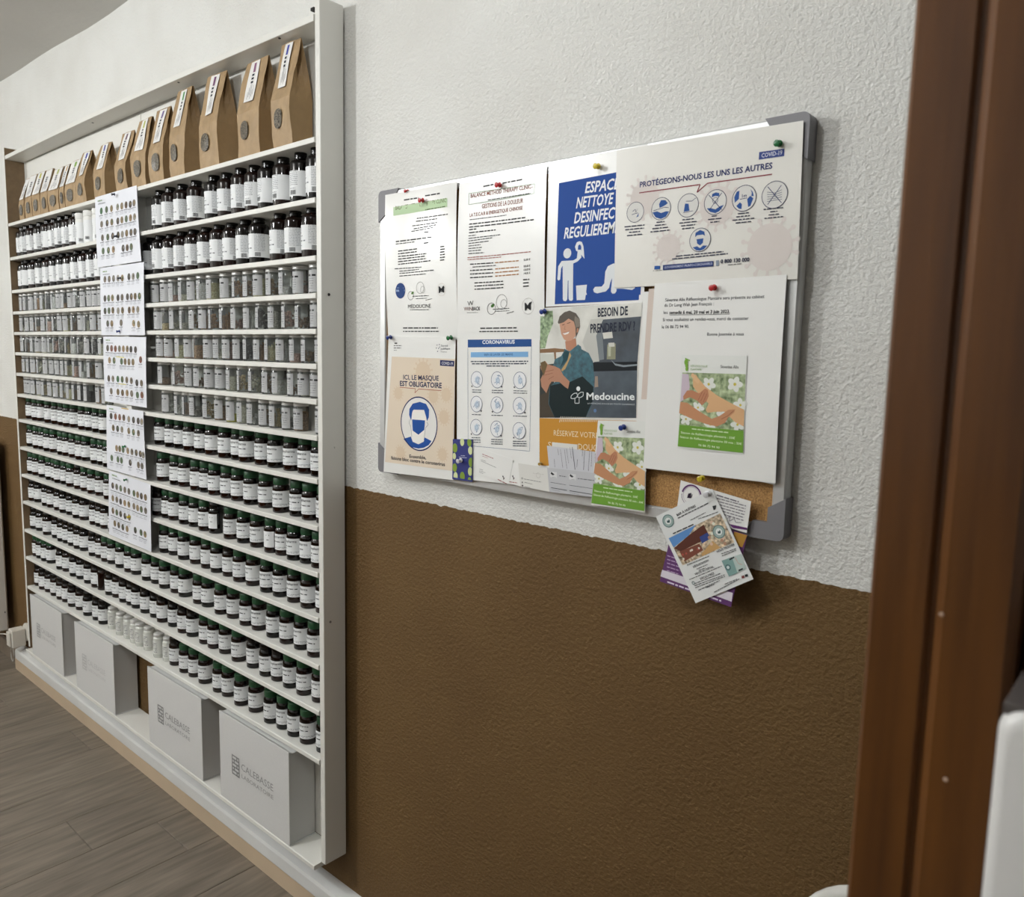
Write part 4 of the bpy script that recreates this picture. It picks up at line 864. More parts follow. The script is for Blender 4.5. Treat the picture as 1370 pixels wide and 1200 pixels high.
HERB = [mat('herb_%d' % i, h, .85, var=.35, vscale=260, hex2=h2) for i, (h, h2) in enumerate([('b39a72', 'd6bc94'), ('d8c08c', 'f0e2bc'), ('7a6146', 'a08468'), ('dcd0ac', 'f0e8d0'), ('2a2927', '45413e'), ('8d6846', 'b58f66'), ('b08c7c', 'd0aea0'), ('98958a', 'b8b4a8'), ('e2dccb', 'f2eee4'), ('a89468', 'ccb88a')])]
YEL = mat('herb_yellow', 'd8cf45', .8, var=.2, vscale=120)

# visible left edges of the pieces in each row, as read from the photograph
def spans(ox, s, L_): return [(ox + a / s, ox + b_ / s) for a, b_ in L_]
def seq(*e): return list(zip(e[:-1], e[1:]))
R4 = lambda *L_: spans(200, 4.0, L_); L4 = lambda *L_: spans(0, 4.0, L_); R6 = lambda *L_: spans(200, 3.529, L_); L5 = lambda *L_: spans(0, 3.529, L_); R8 = lambda *L_: spans(200, 3.75, L_)
ROWS = [
 ('T', 1, L4(*seq(70, 107, 140, 180, 220, 254, 290, 328, 368, 405), ), 'L'), ('T', 1, R4(*seq(12, 64, 128, 200, 294, 362, 435, 508, 578, 658, 750, 836, 886)), 'R'),
 ('T', 2, L4(*seq(76, 110, 150, 187, 226, 262, 300, 336, 376, 420, 460, 503, 530)), 'L'), ('T', 2, [(191, 203)] + R4(*seq(12, 68, 128, 188, 255, 322, 390, 461, 530, 642, 722, 812, 888)), 'R'),
 ('J', 3, L4(*seq(90, 121, 149, 182, 211, 241, 269, 297, 323, 359, 389, 426, 462, 491, 522, 540)), 'L'), ('J', 3, R4(*seq(5, 56, 100, 152, 199, 250, 302, 375, 440, 498, 552, 621, 690, 765, 853, 890)), 'R'),
 ('J', 4, L4(*seq(103, 131, 159, 187, 216, 246, 274, 304, 334, 376, 414, 447, 480, 522, 545)), 'L'), ('J', 4, R4(*seq(22, 61, 104, 159, 209, 260, 314, 372, 433, 500, 566, 632, 705, 777, 859, 892)), 'R'),
 ('J', 5, L4(*seq(103, 131, 159, 185, 221, 252, 280, 314, 336, 377, 412, 448, 490, 523, 548)), 'L'), ('J', 5, R4(*seq(35, 76, 134, 182, 231, 286, 339, 387, 444, 499, 554, 614, 674, 747, 810, 883, 896)), 'R'),
 ('J', 6, L4(*seq(100, 131, 161, 193, 228, 261, 291, 321, 346, 385, 421, 463, 509, 555)), 'L'), ('J', 6, R4(*seq(43, 121, 186, 234, 291, 350, 408, 467, 527, 599, 651, 736, 784, 859, 897)), 'R'),
 ('J', 7, L4(*seq(110, 136, 164, 194, 219, 252, 282, 319, 352, 383, 413, 446, 510, 542, 560)), 'L'), ('J', 7, R4(*seq(65, 131, 174, 208, 283, 346, 408, 466, 519, 583, 639, 707, 770, 886, 899)), 'R'),
 ('G', 8, L4(*seq(135, 167, 194, 235, 272, 306, 334, 371, 416, 452, 490, 527, 570)), 'L'), ('G', 8, R6(*seq(22, 70, 113, 157, 210, 260, 322, 383, 420, 495, 555, 630, 698, 760, 795)), 'R'),
 ('G', 9, L5(*seq(112, 153, 168, 203, 232, 268, 290, 322, 353, 380, 425, 446, 483, 507)), 'L'), ('G', 9, R6(*seq(33, 93, 133, 190, 226, 275, 333, 383, 442, 512, 580, 660, 717, 786, 796)), 'R'),
 ('G', 10, L5(*seq(122, 150, 180, 212, 232, 253, 283, 310, 347, 378, 410, 447, 487, 512)), 'L'), ('G', 10, R6(*seq(12, 55, 82, 137, 183, 229, 278, 348, 411, 473, 540, 590, 646, 708, 762, 796)), 'R'),
 ('G', 11, L5(*seq(133, 158, 195, 219, 252, 278, 310, 340, 373, 420, 443, 467, 508, 520)), 'L'), ('G', 11, R6(*seq(45, 88, 132, 188, 241, 286, 343, 392, 453, 520, 580, 648, 711, 783, 796)), 'R'),
 ('G', 12, L5(*seq(131, 167, 200, 242, 268, 281, 318, 345, 374, 416, 441, 475, 501, 543, 584, 615, 667)) + L5((667, 711)) + R6(*seq(5, 43, 97, 135, 203, 242, 305, 363, 423, 480, 550, 612, 680, 743, 797)), 'A'),
 ('G', 13, L5(*seq(136, 168, 191, 217, 263, 292, 326, 358, 394, 428, 458, 494, 525, 560, 594, 608, 660, 697)) + R6(*seq(0, 32, 85, 130, 172, 232, 272, 326, 385, 457, 517, 572, 628, 690)) + R8(*seq(735, 812, 853)), 'A'),
 ('G', 14, L5(*seq(152, 181, 209, 236, 264, 290, 318, 355, 390, 434, 462, 508)), 'A1'), ('V', 14, L5(*seq(508, 545, 582, 612, 637, 676, 722, 767, 800)), 'A'), ('G', 14, R6(*seq(92, 138, 182)) + R8(*seq(193, 243, 315, 360, 423, 495, 572, 635, 690, 752, 835, 853)), 'A2'),
 ('W', 1, L4(*seq(405, 448, 495, 530)), 'L'),
]
BLACKCAP = {(10, 'L'): range(8, 9), (11, 'L'): range(0, 99), (12, 'A'): range(0, 11), (13, 'A'): list(range(4, 22)) + [26, 27, 28], (14, 'A1'): range(0, 99), (10, 'R'): [0, 6], (11, 'R'): [6], (14, 'A2'): [0]}
RAD = {'T': RT, 'J': RJ, 'G': RG, 'V': .0185, 'W': .0235}
V_body = fin([(.017, 0), (.0185, .002), (.0185, .060), (.0170, .064), (.0150, .066), (.0150, .068)], 20, mat('milky_glass', 'c9cbc4', .15, coat=.3, var=.1, vscale=90), 'jar_body')
V_lid = fin([(.0158, .0665), (.0163, .0675), (.0163, .0755), (.015, .077), (.008, .0775)], 20, SIL, 'lid')
V_lab = label_mesh('label', .0188, .012, .056, -1.2, 2.2, mat('label_paper_clear', 'd3d4cf', .6), [('greek', -.9 + .0 * i, .9, .046 - i * .0055, .003, ink('55565a')) for i in range(6)])
W_body = fin([(.021, 0), (.0235, .002), (.0235, .086), (.0225, .090), (.0205, .0915)], 22, WPL, 'jar_body')
W_lid = fin([(.0232, .0905), (.0238, .092), (.0238, .108), (.0225, .1095), (.010, .110)], 22, WPL, 'lid')
W_lab = label_mesh('label', .0238, .010, .078, -2.3, 2.3, LBL, [('greek', -.9, .2, .060 - i * .006, .003, TXL) for i in range(6)] + [('bar', .5, 1.1, .0150, .010)])
hx = lambda px: ray((px, 600))
def row_points(kind, si, sp):
    r = RAD[kind]; out = []; z = SZ[si]
    yc = -0.0565 + r if kind != 'T' else -0.060 + r
    prev = None
    for i, (a, b_) in enumerate(sp):
        yy = yc + (0.003 * math.sin(i * 2.7 + si))
        # vertical lines lean slightly in the photo: take the ray through the row's own height
        best = None
        py = 600
        for _ in range(3):
            d = ray((a, py)); d2 = np.array([d[0], d[1]]) / math.hypot(d[0], d[1]); nrm = np.array([-d2[1], d2[0]]) * -1
            t = (yy - CAM[1] - r * nrm[1]) / d2[1]; X = CAM[0] + t * d2[0] + r * nrm[0]
            q = RM.T @ (np.array([X, yy, z + 0.04]) - CAM); py = CY + FPX * q[1] / q[2]
        if prev is not None and X - prev < 2 * r + .0006:
            X = prev + 2 * r + .0006
        if X > SX1 - r - .001: break
        if X < SX0 + r + .002: X = SX0 + r + .002
        out.append((X, yy)); prev = X
    return out
NAMES = {'T': ('amber_bottle', 'tall amber bottle', 'bottle'), 'J': ('specimen_jar', 'small clear jar', 'jar'), 'G': ('amber_jar', 'capped amber jar', 'jar'), 'V': ('vial', 'milky glass vial', 'vial'), 'W': ('plastic_jar', 'white plastic jar', 'jar')}
def put(kind, loc, rz, lab, idx, row, side):
    rr = random.Random(idx * 31 + row * 7 + ord(side[0]))
    nm, _, cat = NAMES[kind]
    grp = {'T': 'tall amber bottles on the upper shelves', 'J': 'small specimen jars on the middle shelves', 'G': 'amber jars on the lower shelves', 'V': 'milky vials on the lowest shelf', 'W': 'white plastic jars on the top bottle shelf'}[kind]
    o = empty(nm, loc, lab, cat, grp, (0, 0, rz)); o.empty_display_size = .02
    if kind == 'T':
        link('bottle_body', T_body[rr.random() < .4], o); link('cap', T_cap, o); link('label', T_lab[rr.choice([0, 0, 1, 2, 3])], o)
    elif kind == 'G':
        dark = idx in BLACKCAP.get((row, side), [])
        link('jar_body', G_body[rr.random() < .4], o); link('cap', G_cap['black' if dark else 'green'], o)
        link('label', G_lab[4 if (row, side, idx) == (13, 'A', 10) else 3 if (row, side, idx) in ((10, 'R', 6), (10, 'R', 10)) else rr.choice([0, 1, 2])], o)
    elif kind == 'J':
        link('jar_body', J_body, o); link('lid', J_lid, o); link('label', J_lab[rr.choice([0, 1, 1, 2, 3])], o)
        c = link('contents', J_con[rr.randrange(8)], o); c.material_slots[0].link = 'OBJECT'; c.material_slots[0].material = HERB[rr.randrange(10)]
        if (row, side, idx) == (7, 'R', 6): c.data = J_con[0]; c.material_slots[0].link = 'OBJECT'; c.material_slots[0].material = YEL
    elif kind == 'V': link('jar_body', V_body, o); link('lid', V_lid, o); link('label', V_lab, o)
    else: link('jar_body', W_body, o); link('lid', W_lid, o); link('label', W_lab, o)
    return o
kindrow = {}
for kind, si, sp, side in ROWS:
    pts = row_points(kind, si, sp)
    for i, (X, yy) in enumerate(pts):
        rowname = {'T': 'tall bottle row', 'J': 'clear jar row', 'G': 'amber jar row', 'V': 'lowest row', 'W': 'top bottle row'}[kind]
        ri = {'T': si, 'J': si - 2, 'G': si - 7, 'V': 1, 'W': 1}[kind]
        where = {'L': 'left of the charts', 'R': 'right of the charts', 'A': '', 'A1': 'before the vials', 'A2': 'after the vials'}[side]
        base = NAMES[kind][1]
        if kind == 'G': base = ('black-capped' if i in BLACKCAP.get((si, side), []) else 'green-capped') + ' amber jar'
        if kind in 'VW': lab = '%s, %s from left on the %s' % (base, ordw(i + 1), 'lowest bottle shelf' if kind == 'V' else 'top bottle shelf left of charts')
        else: lab = '%s, %s from left %s in %s %s' % (base, ordw(i + 1), where, ordw(ri), rowname)
        put(kind, (X, yy, SZ[si] + .0002), random.uniform(-.22, .30) + (.12 if kind == 'J' else 0), ' '.join(lab.split()), i, si, side)
# ------------------------------------------------------------------ kraft paper bags on the top shelf
KRAFT = mat('kraft_paper', '9d835f', 0.6, var=0.10, vscale=30, hex2='a58a66', bump=0.25, bscale=60, bdist=0.003)
KRAFTS = mat('kraft_side_shaded', '927752', 0.6, var=0.10, vscale=30, bump=0.25, bscale=60, bdist=0.003)  # same kraft, darkened for the right gusset: its shade is in the colour
BLAB = mat('bag_label', 'e4e3e0', 0.5)
WIN = mat('bag_window_herbs', '1a1712', 0.25, var=0.6, vscale=300, hex2='6a6255', coat=0.15)
BAGZ = SZ[0]
# left px, right px of the front face, height in m, label band (u0,u1,v0,v1), label accent
BAGS = [(24, 31.5, .150, 0, ''), (32, 41.5, .152, 0, ''), (42, 52.5, .155, 0, 'b5b24a'), (53, 63.5, .157, 0, ''), (63.5, 77.5, .158, 0, 'a9b06a'), (79, 85.5, .155, 0, 'c9a25a'), (86.5, 101, .164, 0, '7fa04a'),
        (101.5, 114, .178, 1, '4a4fa0'), (125, 140, .185, 1, '4a4fa0'), (154.5, 170, .196, 1, '77606e'), (176, 195, .222, 1, 'a8b23a'), (200.5, 219, .231, 1, '7a6a9a'), (229, 249, .262, 2, '3f8a4a'), (269, 293.5, .270, 2, '77506e'), (320, 349, .262, 2, '8a607a'), (366, 391, .2345 + .05, 2, '4a4fa0')]
TOPS = [(32, 241), (42, 235), (52, 231), (65, 227), (80, 224), (85, 222), (102, 214), (124, 199), (147, 189), (175, 174), (199, 156), (226, 141), (263, 111), (304, 91), (362, 71), (405, 38)]
nb = len(BAGS); XB = []
for (a, b_, *_r) in BAGS:
    XB.append((onY((a, 260), -.070)[0], onY((b_, 260), -.070)[0]))
for i, (a, b_, hgt, typ, acc) in enumerate(BAGS):
    lean = 0.0 if i else .012
    hgt = onY(TOPS[i], -.047)[2] - BAGZ; hgt = min(hgt, .236)
    x0, x1 = XB[i]; w = x1 - x0; nxt = XB[i + 1][0] if i + 1 < nb else SX1 - .004
    w = min(w, nxt - x0 - .002 - lean, .105)
    dep = [.048, .052, .056][typ]; yf = -.0700 + (0.0 if typ == 2 else .003); rr = random.Random(i + 11)
    NU, NV, ND = 5, 9, 3
    jit = {}
    def J(k, s): 
        if k not in jit: jit[k] = rr.uniform(-s, s)
        return jit[k]
    def half(v):      # remaining depth fraction: full near the base, pinched to a ridge at the top
        return 1.0 if v < .45 else max(0.03, 1 - ((v - .45) / .55) ** 1.25)
    def front(u, v):
        dd = dep * half(v); yc_ = yf + dep / 2
        wob = .0022 * math.sin(u * 5 + i) * math.sin(v * 7 + i * 2) * (1 if typ else .5)
        belly = .003 * math.sin(math.pi * min(v / .6, 1)) if v < .6 else 0
        return np.array([w * u + lean * v, yc_ - dd / 2 - wob - belly, hgt * v])
    def back(u, v):
        dd = dep * half(v); return np.array([w * u + lean * v, yf + dep / 2 + dd / 2, hgt * v])
    o = empty('paper_bag', (x0, 0, BAGZ + .0003), None, 'paper bag', 'kraft bags on the top shelf')
    size = ['small', 'mid-sized', 'large'][typ]
    nth = [k for k in range(nb) if BAGS[k][3] == typ].index(i) + 1
    o['label'] = '%s kraft paper bag with herb window, %s %s bag from the left' % (size, ordw(nth), size)
    # body: front | right gusset | back | left gusset
    V = []; F = []; M_ = []
    for j in range(NV + 1):
        v = j / NV; ring = []
        for k in range(NU + 1): ring.append(front(k / NU, v) + np.array([0, J(('f', j, k), .0012), 0]))
        fr, bk = front(1, v), back(1, v); ins = .55 * dep * (1 - half(v)) ** .6 + J(('r', j), .0015)
        for k in range(1, ND + 1):
            t = k / (ND + 1); ring.append(fr * (1 - t) + bk * t - np.array([ins * (1 - abs(2 * t - 1)), 0, 0]))
        for k in range(NU, -1, -1): ring.append(back(k / NU, v))
        fl, bl = front(0, v), back(0, v)
        for k in range(1, ND + 1):
            t = k / (ND + 1); ring.append(bl * (1 - t) + fl * t + np.array([ins * (1 - abs(2 * t - 1)), 0, 0]))
        V += ring
    n = len(V) // (NV + 1)
    for j in range(NV):
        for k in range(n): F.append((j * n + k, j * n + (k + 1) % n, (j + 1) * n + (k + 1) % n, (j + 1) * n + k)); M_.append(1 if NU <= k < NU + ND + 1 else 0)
    F.append(tuple(range(n))[::-1]); M_.append(0); F.append(tuple(NV * n + k for k in range(n))); M_.append(0)
    link('bag_body', mesh('bag_body', V, F, [KRAFT, KRAFTS], M_), o)
    def patch(name, u0, u1, v0, v1, m_, off, nu=3, nv=8):
        Vp = []; Fp = []
        for jj in range(nv + 1):
            for kk in range(nu + 1):
                q = front(u0 + (u1 - u0) * kk / nu, v0 + (v1 - v0) * jj / nv); Vp.append(tuple(q - np.array([0, off, 0])))
        for jj in range(nv):
            for kk in range(nu): c_ = jj * (nu + 1) + kk; Fp.append((c_, c_ + 1, c_ + nu + 2, c_ + nu + 1))
        return Vp, Fp
    A = Acc(); lu = [(.12, .95, .48, .985), (.30, .80, .52, .985), (.28, .68, .55, .985)][typ]
    Vp, Fp = patch('', *lu, None, .0026); A.add(Vp, Fp, BLAB)
    du = lu[1] - lu[0]; dv = lu[3] - lu[2]
    for q in range(6):     # vertical lines of small print and a coloured stripe
        uu = lu[0] + du * (.25 + .1 * q); va = lu[2] + dv * (.06 + .05 * (q % 3)); vb = va + dv * (.18 + .06 * ((q * 5) % 4))
        Vp, Fp = patch('', uu, uu + du * .035, va, vb, None, .0029, 1, 2); A.add(Vp, Fp, ink('9a9a9c'))
    for q in range(3):
        va = lu[2] + dv * (.45 + .09 * q); Vp, Fp = patch('', lu[0] + du * .38, lu[0] + du * .62, va, va + dv * .055, None, .0029, 1, 1); A.add(Vp, Fp, ink('3a3c44'))
    if acc:
        Vp, Fp = patch('', lu[0] + du * .42, lu[0] + du * .66, lu[2] + dv * .72, lu[2] + dv * .95, None, .0029, 1, 2); A.add(Vp, Fp, ink(acc))
    A.build('label', o, loc=(0, 0, 0)).location = (0, 0, 0)
    cu, cv, ru, rv = [(.52, .23, .26, .13), (.50, .26, .24, .12), (.38, .26, .20, .095)][typ]
    Vp = [tuple(front(cu, cv) - np.array([0, .0028, 0]))]
    for q in range(20):
        aa = 2 * math.pi * q / 20; Vp.append(tuple(front(cu + ru * math.cos(aa), cv + rv * math.copysign(abs(math.sin(aa)) ** .7, math.sin(aa))) - np.array([0, .0028, 0])))
    link('window', mesh('window', Vp, [(0, 1 + q, 1 + (q + 1) % 20) for q in range(20)], WIN), o)

# ------------------------------------------------------------------ white gift boxes on the bottom shelf
CART = mat('white_carton', 'cfcfce', 0.55, var=0.02, vscale=200); CARTS = mat('carton_side_shaded', 'bdbdbb', 0.6)  # box bodies get a darker carton, painting in the shade of their sides
BZ = 0.1995
KB = KK(200, 880, 3.75)
box_px = [((39.7, 792.8), (81.7, 821.4), 'faint'), ((99, 830), (150.7, 861.7), 'faint2'), ((196.7, 888), (268.8, 934.7), 'dark'), ((293, 953), (386, 1008), 'dark')]
labs = ['white gift box with pale logo at the far left end of the bottom shelf', 'white gift box with barely visible logo, second on the bottom shelf', 'white gift box with grey logo, third on the bottom shelf', 'white gift box with grey logo nearest the right side panel, bottom shelf']
for i, (pl_, pr, st) in enumerate(box_px):
    yfb = -.0885; x0 = onY(pl_, yfb)[0]; x1 = onY(pr, yfb)[0]; H_ = .250
    x0 = max(x0, SX0 + .004)
    o = empty('gift_box', ((x0 + x1) / 2, yfb, BZ), labs[i], 'box', 'gift boxes on the bottom shelf')
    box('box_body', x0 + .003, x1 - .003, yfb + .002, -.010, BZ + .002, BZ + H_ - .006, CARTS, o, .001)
    ff = box('front_flap', x0, x1, yfb, yfb + .002, BZ, BZ + H_, CART, o, .0008)
    box('base_flap', x0, x1, yfb + .002, -.010, BZ, BZ + .002, CART, o)
    tw = .004
    V = [(x0, yfb + .002, BZ + H_), (x1, yfb + .002, BZ + H_), (x1, yfb + .012, BZ + H_ - .0055), (x0, yfb + .012, BZ + H_ - .0055), (x0, -.010, BZ + H_ - .0055), (x1, -.010, BZ + H_ - .0055)]
    V = [(v[0] - o.location[0], v[1] - o.location[1], v[2] - o.location[2]) for v in V]
    link('top_flap', mesh('top_flap', V, [(0, 1, 2, 3), (3, 2, 5, 4)], CART), o)
    A = Acc(); y = yfb - .0004; cc = {'dark': '8d8d8d', 'faint': 'a9a9a9', 'faint2': 'bcbcbc'}[st]; W_ = x1 - x0
    def rc(xa, xb, za, zb): A.add([(x0 + xa * W_, y, BZ + za * H_), (x0 + xb * W_, y, BZ + za * H_), (x0 + xb * W_, y, BZ + zb * H_), (x0 + xa * W_, y, BZ + zb * H_)], [(0, 1, 2, 3)], ink(cc))
    if True:
        ix, iz = .19, .36                      # woven emblem: bars and ties
        for k in range(6): rc(ix, ix + .115, iz + k * .042, iz + k * .042 + .016)
        for k in range(5):
            for q in ((.0, .012), (.103, .115)): rc(ix + q[0], ix + q[1], iz + k * .042, iz + k * .042 + .05)
            xq = ix + (.03 if k % 2 else .07); rc(xq, xq + .014, iz + k * .042, iz + k * .042 + .05)
        for t, xa, xb, zb, hh in [('CALEBASSE', .335, .79, .475, .075), ('LABORATOIRE', .338, .79, .385, .045)]:
            TV, TF, w_ = text2d(t, 0.0 if hh > .06 else -0.004)
            A.add([(x0 + (xa + (xb - xa) * x / w_) * W_, y, BZ + (zb + yy * hh / CAP) * H_) for x, yy in TV], TF, ink(cc))
    lg = A.build('logo', o); lg.parent = ff; lg.location = lg.location - ff.location

# ------------------------------------------------------------------ the five herb charts on the divider
CPX = [(KK(120, 245, 10.43), [(75, 200), (655, 30), (740, 1090), (130, 1180)], 'uppermost'), (KK(120, 350, 10.91), [(155, 95), (790, 5), (825, 1075), (190, 1075)], 'second'), (KK(120, 440, 10.91), [(200, 110), (825, 120), (850, 1150), (240, 1055)], 'middle'),
       (KK(120, 535, 10.91), [(250, 70), (785, 165), (845, 1165), (270, 1000)], 'fourth'), (KK(120, 620, 9.6), [(250, 90), (785, 270), (805, 1135), (260, 905)], 'lowest')]
OV = ['170,390 242,370 310,355 395,335 455,320 515,305 575,298 628,278 180,575 255,560 320,545 403,530 460,515 522,500 583,487 640,473 195,765 268,755 335,740 412,725 470,715 532,700 594,690 650,680 207,950 280,940 348,928 485,910 543,903 600,890',
      '230,260 292,255 355,248 418,243 482,240 580,222 642,218 710,205 238,540 292,535 345,530 425,528 485,522 565,515 622,512 680,508 743,505 243,722 300,718 355,712 432,718 495,712 595,708 655,702 722,700 283,905 343,905 478,893 662,902 735,915',
      '270,280 327,285 382,290 440,290 498,290 555,293 610,298 677,303 302,458 367,462 475,475 528,478 585,483 645,485 757,450 295,723 355,728 427,732 490,738 557,745 625,757 707,787 775,793 333,908 432,920 498,932 565,935 632,945 717,965 783,965',
      '320,235 383,243 443,253 503,260 577,280 648,293 718,307 768,318 355,407 417,420 480,432 582,452 652,472 725,485 408,703 453,712 502,725 572,742 633,757 697,770 757,787 797,805 340,845 430,868 482,882 610,915 730,948 783,965',
      '303,283 353,300 405,320 457,338 510,358 577,382 625,400 674,418 727,435 308,445 358,463 407,488 460,507 513,525 580,548 628,570 676,588 732,605 312,605 361,627 411,648 466,673 519,690 338,768 388,790 441,817 496,838 601,855 675,885 727,908']
PAL = ['5c5650', '6f6a62', '7d7468', '4a4642', '8a7a5e', '6a5a4a', '5a6a52', '8f8a80', '77684f', '504a46', '9a8468', '62705a']
CHP = mat('chart_paper', 'dfe1e8', 0.55, var=0.01)
for i, (K, cs, nm) in enumerate(CPX):
    s = Sheet('herb_chart', '%s of five white herb charts pinned down the shelf divider' % nm, 'chart', K, cs, -0.0760 - .0008 * i, CHP, 0.0012, 0.2 * i, 'herb charts on the divider', lift=.004)
    s.part('herb_pictures'); rr = random.Random(i)
    P_ = [tuple(map(float, q.split(','))) for q in OV[i].split()]
    for k, q in enumerate(P_):
        cc = '4b7152' if (i, k) in ((0, 0), (2, 17)) else ('80574a' if (i, k) in ((2, 14), (2, 29), (3, 1), (3, 2), (2, 1), (2, 2)) else PAL[rr.randrange(12)])
        s.disc(q, .0106, cc, n=12); s.disc((q[0] + 6, q[1] - 10), .0045, PAL[rr.randrange(12)], n=8)
    s.part('captions')
    for q in P_:
        x, y = q; sl = [-.25, -.1, .02, .2, .36][i]
        for t, hh in ((70, 14), (92, 8), (112, 8)): w_ = 26 if t == 70 else rr.uniform(14, 24); s.greek((x - w_, y + t - w_ * sl), (x + w_, y + t + w_ * sl), hh, '4c4e54' if t == 70 else '8a8d94')
    tl = cs[0]; s.greek((tl[0] + 45, tl[1] + 62), (tl[0] + 105, tl[1] + 62 + 60 * sl), 26, '8fa57e'); s.greek((tl[0] + 50, tl[1] + 100), (tl[0] + 150, tl[1] + 100 + 100 * sl), 14, '77797f')
    if i == 2:
        s.part('highlighter_stroke'); s.line([(400, 405), (515, 420)], .0022, 'd8cc62'); s.line([(440, 800), (555, 812)], .0022, 'd8cc62')
    if i == 3: s.part('highlighter_stroke'); s.line([(470, 120), (575, 135)], .0028, 'd0b060')
    s.flush()
for px, cn, hx_, lb in [((153.5, 260), 'navy', '1c2238', 'dark push pin at the top of the uppermost herb chart'), ((156, 316), 'navy', '1c2238', 'dark push pin in the middle of the uppermost herb chart'), ((161.5, 372), 'navy', '1c2238', 'dark push pin near the top of the second herb chart'), ((160, 443), 'blue', '24397f', 'blue push pin at the bottom of the second herb chart'), ((167.5, 597), 'green', '1f6a3c', 'dark green push pin in the fourth herb chart'), ((169.5, 641.5), 'green', '1f6a3c', 'dark green push pin at the top of the lowest herb chart'), ((174, 691), 'yellow', 'c9b52c', 'yellow push pin in the lowest herb chart')]:
    pin(cn, hx_, px, -0.0825, lb, .9)

# ------------------------------------------------------------------ far left: socket with chargers, heater
PLA = mat('socket_plastic', 'd6d2c8', 0.4)
w = onY((37.5, 845), 0.0); so = empty('wall_socket', (w[0], 0, w[2]), 'white round wall socket behind the chargers, left of the shelf', 'socket')
V, F = lathe([(.040, 0), (.040, .008), (.034, .012), (.020, .012)], 24); link('face_plate', smooth_by_angle(mesh('face_plate', V, F, PLA)), so, (0, -.0005, 0), (math.pi / 2, 0, 0))
V, F = lathe([(.019, .0119), (.017, .0135), (.005, .0135)], 20); link('socket_insert', mesh('socket_insert', V, F, mat('socket_grey', 'b5b1a8', .5)), so, (0, 0, 0), (math.pi / 2, 0, 0))
ad = empty('phone_charger', (w[0] - .005, -.015, w[2] - .03), 'white plug charger stacked in the wall socket', 'charger')
lx = ad.location
box('charger_body', lx[0] - .024, lx[0] + .024, -.070, -.0140, lx[2] - .025, lx[2] + .055, PLA, ad, .004)
box('charger_front', lx[0] - .020, lx[0] + .020, -.078, -.0705, lx[2] - .018, lx[2] + .046, PLA, ad, .003)
ad2 = empty('usb_plug', (lx[0], -.088, lx[2] + .02), 'white cable plug on the charger with a thin white cable running left', 'plug')
box('plug_body', lx[0] - .055, lx[0] - .0245, -.068, -.045, lx[2] + .004, lx[2] + .024, PLA, ad2, .003)
pts = [(lx[0] - .055 - k * .05, -.056 - .004 * k, lx[2] + .014 - .006 * k - .0015 * k * k) for k in range(8)]
V, F = tubeVF(pts, .0028); V = [(v[0] - ad2.location[0], v[1] - ad2.location[1], v[2] - ad2.location[2]) for v in V]; link('cable', mesh('cable', V, F, PLA, None, True), ad2)
pts = [(lx[0] - .012 + .020 * math.cos(t) , -.060, lx[2] - .060 + .034 * math.sin(t)) for t in [math.pi * (.5 + k / 6) for k in range(12)]]
V, F = tubeVF(pts, .0022); cbo = tag(link('charger_cable', mesh('charger_cable', [(v[0] - lx[0], v[1] - lx[1], v[2] - lx[2]) for v in V], F, mat('cable_grey', 'a9a6a0', .5), None, True), None, tuple(lx)), 'small loop of pale cable hanging under the plug charger', 'cable')
HEAT = mat('heater_enamel', 'cfcbc4', 0.4)
hw = onY((12.5, 843), -.03); hx1 = hw[0]; hz = hw[2]
ht = empty('wall_heater', (hx1 - .2, -.01, hz), 'white wall heater cut off at the left edge of the picture', 'heater')
box('heater_body', hx1 - .42, hx1, -.095, -.03, hz, 1.02, HEAT, ht, .006)
box('front_panel', hx1 - .41, hx1 - .012, -.101, -.0955, hz + .02, 1.0, HEAT, ht, .003)
box('wall_mount', hx1 - .30, hx1 - .12, -.0295, -.0005, hz + .15, .9, HEAT, ht)
wv = CAM + ray((7, 819)) * ((-.1012 - CAM[1]) / ray((7, 819))[1])
V, F = lathe([(.004, 0), (.003, .002)], 10); link('screw', mesh('screw', V, F, SCR), ht, tuple(wv - np.array(ht.location)), (math.pi / 2, 0, 0))

# ------------------------------------------------------------------ right foreground: wooden door frame, box, chair
OAK = mat('varnished_wood', '4a290b', 0.4, var=0.16, vscale=5, stretch=(14, 14, 0.8), hex2='5d3812', coat=0.10, bump=0.1, bscale=40, bdist=0.002)
DY = -0.70                                  # plane of the frame's face towards the camera
def xat(px, y): return onY(px, y)[0]
xa, xb_, xc = xat((1175, 600), DY), xat((1266, 600), DY), xat((1385, 600), DY)
dr = empty('door_1', ((xa + xc) / 2, DY + .05, 0)); dr['kind'] = 'structure'
box('jamb', xa, xb_ - .002, DY + .004, DY + .110, 0, 2.12, OAK, dr, .002)
box('jamb_bead', xb_ - .0022, xb_ + .001, DY + .0065, DY + .100, 0, 2.12, OAK, dr)
box('casing', xb_ + .001, xc, DY, DY + .100, 0, 2.12, OAK, dr, .004)
box('door_stop', xc + .0005, xc + .030, DY + .020, DY + .100, 0, 2.12, OAK, dr, .002)
wp = struct(box('wall_partition', xc + .031, XR, DY + .012, DY + .098, 0, ZC, WALL))
nk = mat('wood_nick', 'b39a86', .6)
for px in ((1265, 1043), (1259.5, 822)):
    q = onY(px, DY - .0003); V, F = lathe([(.0012, 0), (.0008, .0003)], 7); link('nick', mesh('nick', V, F, nk), dr, tuple(q - np.array(dr.location)), (math.pi / 2, 0, 0))
